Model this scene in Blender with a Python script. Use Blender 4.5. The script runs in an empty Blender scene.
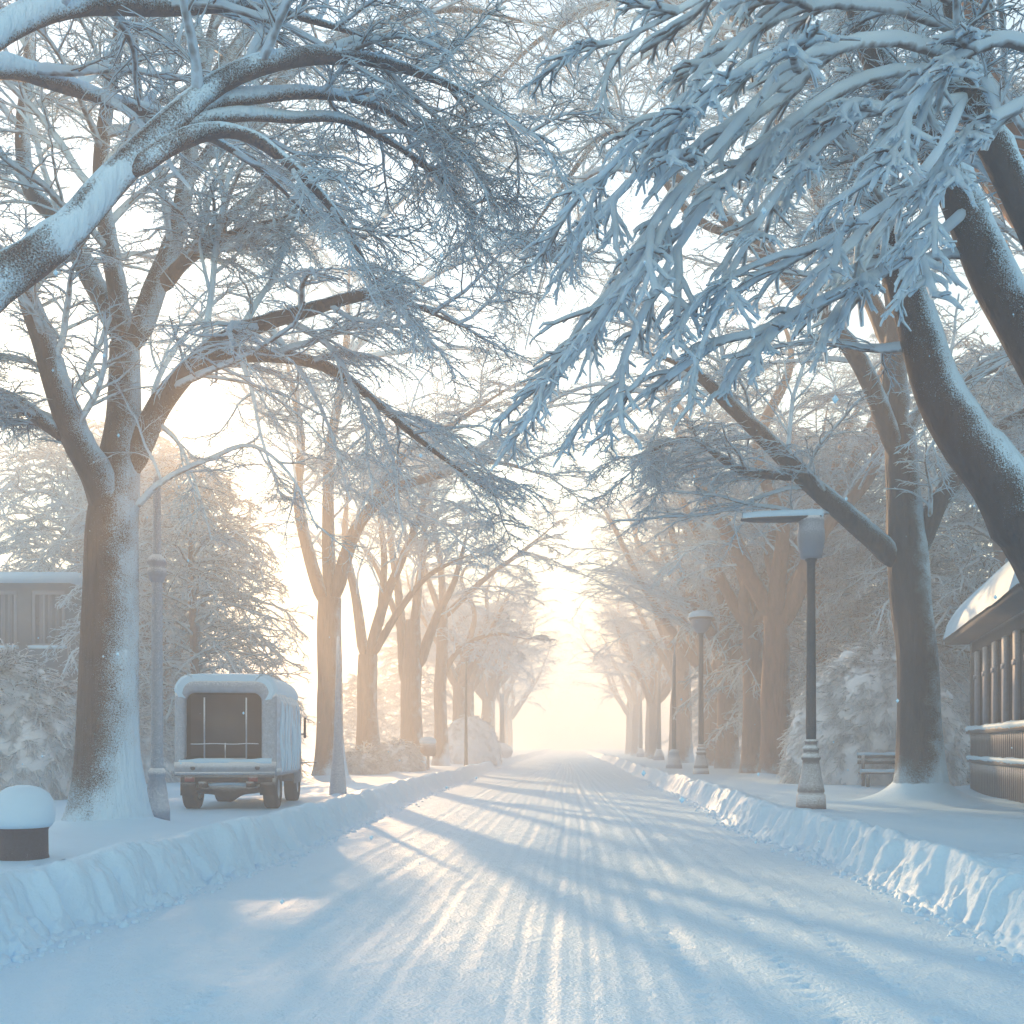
import bpy, math, random
import numpy as np
from mathutils import Vector, Matrix
from math import radians, sin, cos, pi

sc = bpy.context.scene
COL = sc.collection
RS = np.random.RandomState

# ------------------------------------------------------------------ camera, sky, sun, exposure
F = 1000.0; CX = 568.0; CY = 745.0; CZ = 1.7
cam = bpy.data.objects.new('camera', bpy.data.cameras.new('camera')); COL.objects.link(cam)
cam.location = (0, 0, CZ); cam.rotation_euler = (pi / 2, 0, 0)
cam.data.sensor_width = 36; cam.data.lens = 36 * F / 1024
cam.data.shift_x = -(CX - 512) / 1024; cam.data.shift_y = (CY - 512) / 1024
cam.data.clip_start = 0.05; cam.data.clip_end = 3000
sc.camera = cam
SUN = Vector((-0.361, 1.0, 0.34)).normalized()
ELEV = math.asin(SUN.z); AZ = math.atan2(SUN.x, SUN.y)
w = bpy.data.worlds.new('World'); sc.world = w; w.use_nodes = True
wn = w.node_tree; bg = wn.nodes['Background']; bg.inputs[1].default_value = 0.15
sky = wn.nodes.new('ShaderNodeTexSky'); sky.sky_type = 'NISHITA'; sky.sun_disc = False
sky.sun_elevation = ELEV; sky.sun_rotation = AZ; sky.dust_density = 0.0; sky.ozone_density = 3.0
sky.air_density = 2.2
wn.links.new(sky.outputs[0], bg.inputs[0])
# the sun's own disc in the sky, seen through the haze
tc = wn.nodes.new('ShaderNodeTexCoord')
dt = wn.nodes.new('ShaderNodeVectorMath'); dt.operation = 'DOT_PRODUCT'; dt.inputs[1].default_value = SUN
nm = wn.nodes.new('ShaderNodeVectorMath'); nm.operation = 'NORMALIZE'
wn.links.new(tc.outputs['Generated'], nm.inputs[0]); wn.links.new(nm.outputs[0], dt.inputs[0])
mr = wn.nodes.new('ShaderNodeMapRange'); mr.interpolation_type = 'SMOOTHSTEP'
mr.inputs['From Min'].default_value = cos(radians(1.0)); mr.inputs['From Max'].default_value = cos(radians(0.35))
mr.inputs['To Max'].default_value = 150.0
wn.links.new(dt.outputs['Value'], mr.inputs['Value'])
bg2 = wn.nodes.new('ShaderNodeBackground'); bg2.inputs[0].default_value = (1, .80, .55, 1)
wn.links.new(mr.outputs[0], bg2.inputs[1])
ad = wn.nodes.new('ShaderNodeAddShader')
wn.links.new(bg.outputs[0], ad.inputs[0]); wn.links.new(bg2.outputs[0], ad.inputs[1])
wn.links.new(ad.outputs[0], wn.nodes['World Output'].inputs[0])
sl = bpy.data.lights.new('sun', 'SUN'); sl.energy = 5.0; sl.angle = radians(.8); sl.color = (1.0, 0.59, 0.28)
so = bpy.data.objects.new('sun', sl); COL.objects.link(so); so.rotation_euler = SUN.to_track_quat('Z', 'Y').to_euler()
so.location = (-20, 40, 30)
sc.view_settings.view_transform = 'Standard'; sc.view_settings.look = 'None'
sc.view_settings.exposure = 1.1; sc.view_settings.gamma = 1.0
sc.render.engine = 'CYCLES'
sc.cycles.volume_bounces = 3; sc.cycles.max_bounces = 9; sc.cycles.diffuse_bounces = 6
sc.cycles.glossy_bounces = 2; sc.cycles.transmission_bounces = 2; sc.cycles.transparent_max_bounces = 4
sc.cycles.use_denoising = True
sc.cycles.sample_clamp_indirect = 4.0
HAZE = 0.0105

# ------------------------------------------------------------------ helpers
def P(px, py, Y):                       # a point at real distance Y
    return np.array(((px - CX) * Y / F, Y, CZ - (py - CY) * Y / F))

def tag(o, label, cat, group=None, kind=None):
    o['label'] = label
    if cat: o['category'] = cat
    if group: o['group'] = group
    if kind: o['kind'] = kind
    return o

def empty(name, loc, rz=0):
    o = bpy.data.objects.new(name, None); COL.objects.link(o)
    o.location = loc; o.rotation_euler = (0, 0, rz); o.empty_display_size = .3
    return o

def link(name, me, mat=None, parent=None, smooth=True):
    o = bpy.data.objects.new(name, me); COL.objects.link(o)
    if mat: me.materials.append(mat)
    if parent: o.parent = parent
    return o

def mesh_np(name, V, Q=None, T=None, smooth=True):
    me = bpy.data.meshes.new(name)
    V = np.asarray(V, np.float32).reshape(-1, 3)
    Q = np.zeros((0, 4), np.int32) if Q is None else np.asarray(Q, np.int32).reshape(-1, 4)
    T = np.zeros((0, 3), np.int32) if T is None else np.asarray(T, np.int32).reshape(-1, 3)
    me.vertices.add(len(V)); me.vertices.foreach_set('co', V.ravel())
    me.loops.add(Q.size + T.size)
    me.loops.foreach_set('vertex_index', np.concatenate([Q.ravel(), T.ravel()]))
    n = len(Q) + len(T); me.polygons.add(n)
    st = np.concatenate([np.arange(len(Q)) * 4, Q.size + np.arange(len(T)) * 3]).astype(np.int32)
    me.polygons.foreach_set('loop_start', st)
    if smooth: me.polygons.foreach_set('use_smooth', np.ones(n, bool))
    me.update(calc_edges=True); me.validate()
    return me

def hash3(i, j, k, seed=0):
    n = (i.astype(np.int64) * 374761393 + j.astype(np.int64) * 668265263 + k.astype(np.int64) * 2147483647 + seed * 1274126177) & 0xffffffff
    n = ((n ^ (n >> 13)) * 1274126177) & 0xffffffff
    n = n ^ (n >> 16)
    return (n & 0xffffff) / float(0xffffff) * 2 - 1

def vnoise(x, y, z=0.0, seed=0):
    x = np.asarray(x, float); y = np.asarray(y, float) + 0 * x; z = np.asarray(z, float) + 0 * x
    i, j, k = np.floor(x), np.floor(y), np.floor(z)
    fx, fy, fz = x - i, y - j, z - k
    fx, fy, fz = [f * f * (3 - 2 * f) for f in (fx, fy, fz)]
    r = 0
    for a in (0, 1):
        for b in (0, 1):
            for c in (0, 1):
                wgt = (fx if a else 1 - fx) * (fy if b else 1 - fy) * (fz if c else 1 - fz)
                r = r + wgt * hash3(i + a, j + b, k + c, seed)
    return r

def fbm(x, y, z=0.0, o=4, seed=0):
    r = 0; a = 1.0; s = 1.0
    for n in range(o):
        r = r + a * vnoise(x * s, y * s, z * s, seed + n * 17); a *= .5; s *= 2.03
    return r

def sstep(a, b, x):
    t = np.clip((np.asarray(x, float) - a) / (b - a), 0, 1); return t * t * (3 - 2 * t)

class MB:
    def __init__(s): s.V = []; s.Q = []; s.T = []; s.n = 0
    def add(s, V, Q=None, T=None):
        V = np.asarray(V, float).reshape(-1, 3)
        s.V.append(V)
        if Q is not None and len(Q): s.Q.append(np.asarray(Q).reshape(-1, 4) + s.n)
        if T is not None and len(T): s.T.append(np.asarray(T).reshape(-1, 3) + s.n)
        s.n += len(V); return s
    def box(s, x0, x1, y0, y1, z0, z1):
        v = [(x, y, z) for z in (z0, z1) for y in (y0, y1) for x in (x0, x1)]
        q = [(0, 2, 3, 1), (4, 5, 7, 6), (0, 1, 5, 4), (2, 6, 7, 3), (0, 4, 6, 2), (1, 3, 7, 5)]
        return s.add(v, q)
    def lathe(s, prof, c=(0, 0, 0), n=20, wob=0, seed=1):
        prof = np.array(prof, float); K = len(prof); a = np.arange(n) / n * 2 * pi
        r = prof[:, 0][:, None] * np.ones(n); z = prof[:, 1][:, None] * np.ones(n)
        if wob: 
            ww = vnoise(np.cos(a)[None] * 1.5 + 7, np.sin(a)[None] * 1.5, z * 2.5, seed); r = r * (1 + wob * ww)
        V = np.stack([c[0] + r * np.cos(a), c[1] + r * np.sin(a), c[2] + z], -1).reshape(-1, 3)
        i = np.arange(K - 1)[:, None]; j = np.arange(n)[None]; j2 = (j + 1) % n
        Q = np.stack([i * n + j, i * n + j2, (i + 1) * n + j2, (i + 1) * n + j], -1).reshape(-1, 4)
        return s.add(V, Q)
    def grid(s, X, Y, Z, flip=False):
        R, C = X.shape
        i = np.arange(R - 1)[:, None]; j = np.arange(C - 1)[None]
        a, b, c, d = i * C + j, i * C + j + 1, (i + 1) * C + j + 1, (i + 1) * C + j
        Q = np.stack([a, b, c, d] if not flip else [a, d, c, b], -1).reshape(-1, 4)
        return s.add(np.stack([X, Y, Z], -1).reshape(-1, 3), Q)
    def tubes(s, Pn, R, n=3, snow=0.0):
        V, Q = tubes(Pn, R, n, snow); return s.add(V, Q)
    def build(s, name, mat, parent=None, smooth=True):
        me = mesh_np(name, np.concatenate(s.V), np.concatenate(s.Q) if s.Q else None, np.concatenate(s.T) if s.T else None, smooth)
        return link(name, me, mat, parent)

def norm(v): return v / np.maximum(np.linalg.norm(v, axis=-1, keepdims=True), 1e-9)

def tubes(Pn, R, n=3, snow=0.0):
    Pn = np.asarray(Pn, float); R = np.asarray(R, float)
    if Pn.ndim == 2: Pn = Pn[None]; R = R[None]
    M, K, _ = Pn.shape
    T = norm(np.gradient(Pn, axis=1))
    mt = norm(Pn[:, -1] - Pn[:, 0])
    ref = np.where(np.abs(mt[:, 2:3]) > .85, np.array([[0, 1., 0.02]]), np.array([[0.03, 0., 1.]]))[:, None, :]
    U = norm(np.cross(T, ref)); W = np.cross(U, T)
    a = np.arange(n) / n * 2 * pi
    d = U[:, :, None, :] * np.cos(a)[None, None, :, None] + W[:, :, None, :] * np.sin(a)[None, None, :, None]
    rr = R[:, :, None] * np.ones(n)
    if snow:
        up = np.clip(d[..., 2] * 1.3 + .15 + d[..., 0] * .25, 0, 1)
        c = Pn[:, :, None, :] + d * rr[..., None]
        nz = .75 + .45 * fbm(c[..., 0] * 5, c[..., 1] * 5, c[..., 2] * 5, 3, 5)
        rr = rr + snow * up * nz * np.minimum(.085, rr * .55)
    V = Pn[:, :, None, :] + d * rr[..., None]
    m = np.arange(M)[:, None, None] * K * n; i = np.arange(K - 1)[None, :, None] * n; j = np.arange(n)[None, None]; j2 = (j + 1) % n
    Q = np.stack([m + i + j2, m + i + j, m + i + n + j, m + i + n + j2], -1).reshape(-1, 4)
    return V.reshape(-1, 3), Q

def spline(pts, K):
    pts = np.asarray(pts, float); n = len(pts)
    if n == 2: 
        t = np.linspace(0, 1, K)[:, None]; return pts[0] * (1 - t) + pts[1] * t
    p = np.vstack([2 * pts[0] - pts[1], pts, 2 * pts[-1] - pts[-2]])
    d = np.linalg.norm(np.diff(pts[:, :3], axis=0), axis=1); cum = np.concatenate([[0], np.cumsum(d)]); cum /= cum[-1]
    out = []
    for u in np.linspace(0, 1, K):
        i = min(np.searchsorted(cum, u, 'right') - 1, n - 2); t = (u - cum[i]) / max(cum[i + 1] - cum[i], 1e-9)
        a, b, c, e = p[i], p[i + 1], p[i + 2], p[i + 3]
        out.append(.5 * ((2 * b) + (-a + c) * t + (2 * a - 5 * b + 4 * c - e) * t * t + (-a + 3 * b - 3 * c + e) * t ** 3))
    return np.array(out)

# ------------------------------------------------------------------ materials
def new_mat(name):
    m = bpy.data.materials.new(name); m.use_nodes = True
    return m, m.node_tree, m.node_tree.nodes['Principled BSDF']

def plain(name, col, rough=.6, metal=0, nscale=8, namt=.25, bump=.15, frost=0.0, bscale=None):
    """base colour broken up by noise; frost>0 adds rime on surfaces that face up"""
    m, nt, b = new_mat(name); N = nt.nodes; L = nt.links
    tc = N.new('ShaderNodeTexCoord'); no = N.new('ShaderNodeTexNoise'); no.inputs['Scale'].default_value = nscale; no.inputs['Detail'].default_value = 6
    L.new(tc.outputs['Object'], no.inputs['Vector'])
    mx = N.new('ShaderNodeMix'); mx.data_type = 'RGBA'
    mx.inputs[6].default_value = (*[c * (1 - namt) for c in col], 1); mx.inputs[7].default_value = (*[min(1, c * (1 + namt)) for c in col], 1)
    L.new(no.outputs[0], mx.inputs[0]); out = mx.outputs[2]
    if frost:
        ge = N.new('ShaderNodeNewGeometry'); sp = N.new('ShaderNodeSeparateXYZ'); L.new(ge.outputs['Normal'], sp.inputs[0])
        n2 = N.new('ShaderNodeTexNoise'); n2.inputs['Scale'].default_value = 90; n2.inputs['Detail'].default_value = 4
        L.new(tc.outputs['Object'], n2.inputs['Vector'])
        ma = N.new('ShaderNodeMath'); ma.operation = 'MULTIPLY_ADD'; ma.inputs[1].default_value = 1.6; L.new(n2.outputs[0], ma.inputs[0]); L.new(sp.outputs[2], ma.inputs[2])
        r = N.new('ShaderNodeMapRange'); r.inputs['From Min'].default_value = 1.25 - frost; r.inputs['From Max'].default_value = 1.75 - frost
        L.new(ma.outputs[0], r.inputs['Value'])
        m2 = N.new('ShaderNodeMix'); m2.data_type = 'RGBA'; m2.inputs[7].default_value = (.8, .85, .9, 1)
        L.new(out, m2.inputs[6]); L.new(r.outputs[0], m2.inputs[0]); out = m2.outputs[2]
    L.new(out, b.inputs['Base Color']); b.inputs['Roughness'].default_value = rough; b.inputs['Metallic'].default_value = metal
    bp = N.new('ShaderNodeBump'); bp.inputs['Strength'].default_value = bump; bp.inputs['Distance'].default_value = .02
    if bscale:
        n3 = N.new('ShaderNodeTexNoise'); n3.inputs['Scale'].default_value = bscale; n3.inputs['Detail'].default_value = 5
        L.new(tc.outputs['Object'], n3.inputs['Vector']); L.new(n3.outputs[0], bp.inputs['Height'])
    else: L.new(no.outputs[0], bp.inputs['Height'])
    L.new(bp.outputs[0], b.inputs['Normal'])
    return m

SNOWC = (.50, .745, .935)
def snow_mat(name, fine=60, amt=.5, dist=.006):
    m, nt, b = new_mat(name); N = nt.nodes; L = nt.links
    tc = N.new('ShaderNodeTexCoord')
    n1 = N.new('ShaderNodeTexNoise'); n1.inputs['Scale'].default_value = fine; n1.inputs['Detail'].default_value = 4
    n2 = N.new('ShaderNodeTexNoise'); n2.inputs['Scale'].default_value = fine / 9; n2.inputs['Detail'].default_value = 5
    for n in (n1, n2): L.new(tc.outputs['Object'], n.inputs['Vector'])
    ad = N.new('ShaderNodeMath'); ad.operation = 'MULTIPLY_ADD'; ad.inputs[1].default_value = 2.5
    L.new(n2.outputs[0], ad.inputs[0]); L.new(n1.outputs[0], ad.inputs[2])
    bp = N.new('ShaderNodeBump'); bp.inputs['Strength'].default_value = amt; bp.inputs['Distance'].default_value = dist
    L.new(ad.outputs[0], bp.inputs['Height']); L.new(bp.outputs[0], b.inputs['Normal'])
    b.inputs['Base Color'].default_value = (*SNOWC, 1); b.inputs['Roughness'].default_value = .55
    b.inputs['Specular IOR Level'].default_value = .35
    return m

def bark_mat(name, bark, bias, sx=.74, sz=.5, speck=75, amp=2.3):
    """bark with wind-blown snow on the upper and right-hand sides, speckled at its edge"""
    m, nt, b = new_mat(name); N = nt.nodes; L = nt.links
    tc = N.new('ShaderNodeTexCoord'); ge = N.new('ShaderNodeNewGeometry')
    dp = N.new('ShaderNodeVectorMath'); dp.operation = 'DOT_PRODUCT'; dp.inputs[1].default_value = (sx, -.12, sz)
    L.new(ge.outputs['Normal'], dp.inputs[0])
    n1 = N.new('ShaderNodeTexNoise'); n1.inputs['Scale'].default_value = speck; n1.inputs['Detail'].default_value = 3; n1.inputs['Roughness'].default_value = .7
    n2 = N.new('ShaderNodeTexNoise'); n2.inputs['Scale'].default_value = 2.2; n2.inputs['Detail'].default_value = 4
    pos = ge.outputs['Position']
    L.new(pos, n1.inputs['Vector']); L.new(pos, n2.inputs['Vector'])
    a1 = N.new('ShaderNodeMath'); a1.operation = 'MULTIPLY_ADD'; a1.inputs[1].default_value = amp; L.new(n1.outputs[0], a1.inputs[0])
    up = N.new('ShaderNodeSeparateXYZ'); L.new(ge.outputs['Normal'], up.inputs[0]); um = N.new('ShaderNodeMath'); um.operation = 'MULTIPLY'; um.inputs[1].default_value = .95; L.new(up.outputs[2], um.inputs[0])
    mxm = N.new('ShaderNodeMath'); mxm.operation = 'MAXIMUM'; L.new(dp.outputs['Value'], mxm.inputs[0]); L.new(um.outputs[0], mxm.inputs[1]); L.new(mxm.outputs[0], a1.inputs[2])
    a2 = N.new('ShaderNodeMath'); a2.operation = 'MULTIPLY_ADD'; a2.inputs[1].default_value = .8; L.new(n2.outputs[0], a2.inputs[0]); L.new(a1.outputs[0], a2.inputs[2])
    r = N.new('ShaderNodeMapRange'); r.interpolation_type = 'SMOOTHSTEP'
    r.inputs['From Min'].default_value = .69 + amp / 2 - bias; r.inputs['From Max'].default_value = .99 + amp / 2 - bias
    spz = N.new('ShaderNodeSeparateXYZ'); L.new(pos, spz.inputs[0])
    low = N.new('ShaderNodeMapRange'); low.inputs['From Min'].default_value = 1.9; low.inputs['From Max'].default_value = .6; low.inputs['To Max'].default_value = .5
    L.new(spz.outputs[2], low.inputs['Value'])
    a3 = N.new('ShaderNodeMath'); a3.operation = 'ADD'; L.new(a2.outputs[0], a3.inputs[0]); L.new(low.outputs[0], a3.inputs[1])
    L.new(a3.outputs[0], r.inputs['Value'])
    bn = N.new('ShaderNodeTexNoise'); bn.inputs['Scale'].default_value = 9; bn.inputs['Detail'].default_value = 8
    mp = N.new('ShaderNodeMapping'); mp.inputs['Scale'].default_value = (1, 1, .18); L.new(pos, mp.inputs[0]); L.new(mp.outputs[0], bn.inputs['Vector'])
    cr = N.new('ShaderNodeMix'); cr.data_type = 'RGBA'; cr.inputs[6].default_value = (*[c * .25 for c in bark], 1); cr.inputs[7].default_value = (*[c * 1.7 for c in bark], 1)
    L.new(bn.outputs[0], cr.inputs[0])
    mx = N.new('ShaderNodeMix'); mx.data_type = 'RGBA'; mx.inputs[7].default_value = (*SNOWC, 1)
    L.new(cr.outputs[2], mx.inputs[6]); L.new(r.outputs[0], mx.inputs[0]); L.new(mx.outputs[2], b.inputs['Base Color'])
    b.inputs['Roughness'].default_value = .75
    h = N.new('ShaderNodeMath'); h.operation = 'ADD'; L.new(bn.outputs[0], h.inputs[0]); L.new(r.outputs[0], h.inputs[1])
    bp = N.new('ShaderNodeBump'); bp.inputs['Strength'].default_value = .9; bp.inputs['Distance'].default_value = .08
    L.new(h.outputs[0], bp.inputs['Height']); L.new(bp.outputs[0], b.inputs['Normal'])
    return m

def twig_mat(name, lo=-.55, hi=-.1, wood=(.10, .09, .10), frost=(.64, .83, .96)):
    m, nt, b = new_mat(name); N = nt.nodes; L = nt.links
    ge = N.new('ShaderNodeNewGeometry'); sp = N.new('ShaderNodeSeparateXYZ'); L.new(ge.outputs['Normal'], sp.inputs[0])
    no = N.new('ShaderNodeTexNoise'); no.inputs['Scale'].default_value = 9; no.inputs['Detail'].default_value = 2; L.new(ge.outputs['Position'], no.inputs['Vector'])
    ma = N.new('ShaderNodeMath'); ma.operation = 'MULTIPLY_ADD'; ma.inputs[1].default_value = .9; L.new(no.outputs[0], ma.inputs[0]); L.new(sp.outputs[2], ma.inputs[2])
    r = N.new('ShaderNodeMapRange'); r.inputs['From Min'].default_value = lo + .45; r.inputs['From Max'].default_value = hi + .45
    L.new(ma.outputs[0], r.inputs['Value'])
    mx = N.new('ShaderNodeMix'); mx.data_type = 'RGBA'; mx.inputs[6].default_value = (*wood, 1); mx.inputs[7].default_value = (*frost, 1)
    L.new(r.outputs[0], mx.inputs[0]); L.new(mx.outputs[2], b.inputs['Base Color']); b.inputs['Roughness'].default_value = .6
    tl = N.new('ShaderNodeBsdfTranslucent'); L.new(mx.outputs[2], tl.inputs[0])      # rime lets light through
    ms = N.new('ShaderNodeMixShader'); ms.inputs[0].default_value = .5
    L.new(b.outputs[0], ms.inputs[1]); L.new(tl.outputs[0], ms.inputs[2]); L.new(ms.outputs[0], N['Material Output'].inputs['Surface'])
    return m

M_snow = snow_mat('snow')
M_road = snow_mat('packed_snow', 34, 1.0, .022)
M_bank = snow_mat('ploughed_snow', 30, .8, .014)
M_bark = bark_mat('dark_bark', (.036, .034, .044), -.06)
M_bark_snowy = bark_mat('snowy_bark', (.035, .045, .070), .10, amp=1.1)
M_bark_far = bark_mat('warm_lit_bark', (.20, .095, .060), -.25)  # warm haze light on the distant trunks painted in as brown
M_bark_edge = bark_mat('snowy_leaning_bark', (.030, .034, .048), .26)
M_twig = twig_mat('frosted_twig', -1.0, -.55)
M_twig_bare = twig_mat('thin_twig', -.3, .25, (.11, .09, .10))
M_rime = twig_mat('rime_leaf', -.9, -.5, (.12, .14, .16), (.86, .93, .98))
M_rime_far = twig_mat('rime_twig', -.8, -.35, (.10, .11, .13), (.74, .88, .97))
M_iron = plain('cast_iron', (.035, .045, .065), .5, .2, 20, .3, .2, frost=.28)
M_ironf = plain('frosted_iron', (.18, .28, .40), .6, .1, 20, .3, .2, frost=.5)
M_lampbase = plain('frosted_lamp_base', (.15, .13, .14), .6, 0, 16, .3, .3, frost=.5)
M_glass = plain('frosted_lamp_glass', (.17, .21, .28), .35, 0, 6, .2, .05, frost=.4)

# ------------------------------------------------------------------ ground
XL, XR = -4.35, 3.55                    # foot of the ploughed banks
TREE_MOUNDS = []                        # (x, y, radius, height)
def edge(side, y):
    y = np.asarray(y, float)
    if side < 0: return XL + .18 * vnoise(y * .13, 3.1 + 0 * y, 0, 4) - .010 * np.clip(y - 8, 0, 60)
    return XR + .18 * vnoise(y * .15, 9.1 + 0 * y, 0, 8) + .004 * np.clip(y - 8, 0, 80) 
def ground_h(x, y):                     # snow level behind the banks
    x = np.asarray(x, float); y = np.asarray(y, float)
    z = .40 + .05 * fbm(x * .22, y * .22, 0, 3, 2) + .012 * fbm(x * 1.7, y * 1.7, 0, 3, 12)
    for (mx, my, r, h) in TREE_MOUNDS:
        d = np.maximum(np.hypot(x - mx, y - my) - .4 * (r > 1), 0) / r
        z = z + h * np.exp(-d * 3.2)
    return z
def gz(x, y): return float(ground_h(np.array([x]), np.array([y]))[0])

TREE_MOUNDS += [(-7.33, 16, 1.01, .34), (8.1, 23, 1.5, .75), (-7.0, 17.4, .6, .08), (4.95, 20.3, .7, .06), (6.07, 11, 1.2, .4), (-6.8, 7.4, 1.2, .4),
                (8.0, 13.6, .9, .16), (-9.3, 39, 1.5, .25), (8.3, 40, 1.6, .3), (-5.9, 25.6, .6, .08)]

def logrows(a, b, n): return a * (b / a) ** (np.arange(n) / (n - 1))

def road_h(x, y):
    z = .012 * fbm(x * .9, y * .5, 0, 3, 31) + .004 * fbm(x * 7, y * 5, 0, 3, 33)
    wob = .10 * vnoise(y * .09, 0 * y + 1.7, 0, 41)
    for k, (cx, sl, wd, dp, tread) in enumerate([(-3.1, .004, .10, .022, 0), (-2.35, .006, .13, .03, 1), (-1.75, .004, .09, .020, 0), (-1.25, .002, .07, .018, 0), (-.78, .002, .09, .026, 0),
             (-.38, .001, .05, .02, 0), (-.10, 0, .07, .028, 0), (.22, -.002, .05, .018, 0), (.52, -.004, .09, .03, 0), (.98, -.010, .12, .036, 1), (1.35, -.006, .06, .018, 0), (1.75, -.012, .14, .034, 1), (2.35, -.012, .11, .024, 1), (2.9, -.004, .08, .016, 0)]):
        c = cx + sl * (y - 6) + wob * (1 + .3 * math.sin(k * 2.1)) + .02 * vnoise(y * .5, 0 * y + k, 0, 50 + k)
        d = (x - c) / wd
        g = np.exp(-d * d * 1.6); fade = .38 + .25 * vnoise(y * .11, 0 * y + k * 3.3, 0, 70 + k)
        z = z - dp * g * fade + dp * .55 * np.exp(-(np.abs(d) - 1.35) ** 2 * 5) * fade
        if tread: z = z + .024 * g * np.sin(y * 30 + np.abs(d) * 3.0) * (.5 + .5 * vnoise(x * 9, y * 5, 0, 90 + k)) * sstep(40, 12, y)
    # camber towards the banks
    return z

yr = np.concatenate([np.linspace(-12, 3.9, 70), logrows(4.0, 320, 900)])
xs = np.linspace(-.55, .55, 2)
t = np.linspace(0, 1, 300)
Xg = edge(-1, yr)[:, None] * (1 - t) + edge(1, yr)[:, None] * t
Xg = Xg + (t - .5) * 1.6
Yg = yr[:, None] + 0 * t
mb = MB(); mb.grid(Xg, Yg, road_h(Xg, Yg)); o = mb.build('road', M_road)
tag(o, 'snow covered street with packed tyre tracks running down its middle', 'road', kind='structure')

def bank_profile(side, yv):
    """arrays X, Z across the bank for every row: from under the road edge, up the scalloped face, over the crest, to the ground"""
    e = edge(side, yv)
    s = np.concatenate([np.linspace(-.12, .0, 4), np.linspace(.01, .30, 34), np.linspace(.315, .75, 30), np.linspace(.78, 1.5, 22)])
    S, Yv = np.meshgrid(s, yv)
    # scallops hanging over the face; amplitude dies out with distance
    near = sstep(70, 14, Yv)
    wp = .5 * fbm(Yv * 1.6, S * 2, 0, 2, 55 + side); k1 = fbm(Yv * 4.5 + wp, S * 3.2 + 3, 0, 4, 61 + side); k2 = np.abs(vnoise(Yv * 2.3 + S * side * -1.6 + wp * 1.6, S * 1.6, 0, 77 + side)); k3 = vnoise(Yv * 1.1, S * .7, 0, 81 + side)
    hgt = .52 + .07 * vnoise(Yv * .33, 0 * S, 0, 5 + side) + .05 * vnoise(Yv * 1.3, 0 * S, 0, 6 + side) 
    rise = sstep(0, .48, S + .05 * k1 * near + .05 * k3)
    gl = ground_h(e[:, None] + side * (S), Yv)
    crest = np.exp(-((S - .42) / .22) ** 2) * .07
    Z = hgt * rise; w2 = sstep(.5, 1.3, S); Z = Z * (1 - w2) + gl * w2 + crest * rise
    face = np.exp(-((S - .22) / .19) ** 2)
    Z = Z + face * near * (.055 * k1 - .07 * k2 + .03) + .016 * fbm(Yv * 11, S * 11, 0, 3, 91) * near * sstep(.0, .1, S)
    lumps = np.exp(-((S + .02) / .12) ** 2) * np.maximum(0, fbm(Yv * 6, S * 8, 0, 3, 95 + side)) * .09 * near
    Z = Z + lumps - .06 * sstep(-.02, -.12, S)
    X = e[:, None] + side * (S - face * near * (.05 * k2 + .035 * k1))
    return X, Yv, Z
yb = np.concatenate([np.linspace(-12, 3.9, 60), logrows(4.0, 320, 1500)])
for side, lab in ((-1, 'ploughed snow bank with fluted face along the left edge of the street'), (1, 'ploughed snow bank with fluted face along the right edge of the street')):
    X, Yv, Z = bank_profile(side, yb)
    mb = MB(); mb.grid(X, Yv, Z, flip=side < 0); o = mb.build('snow_bank', M_bank); tag(o, lab, 'snow bank', kind='structure')
    yp = np.concatenate([np.linspace(-12, 3.9, 40), logrows(4.0, 330, 420)])
    s = np.concatenate([1.47 + np.linspace(0, 9, 130), 10.6 + 190 * np.linspace(0.003, 1, 50) ** 2])
    S, Yv = np.meshgrid(s, yp); X = edge(side, yp)[:, None] + side * S
    mb = MB(); mb.grid(X, Yv, ground_h(X, Yv), flip=side < 0); o = mb.build('pavement', M_snow)
    tag(o, 'smooth snow covering the pavement and lawn on the %s' % ('left' if side < 0 else 'right'), 'ground', kind='structure')
mb = MB(); g = np.linspace(-1, 1, 9); X, Y = np.meshgrid(g * 260, 150 + g * 200); mb.grid(X, Y, 0 * X - .15)
tag(mb.build('ground', M_snow), 'flat snowy ground', 'ground', kind='structure')

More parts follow.
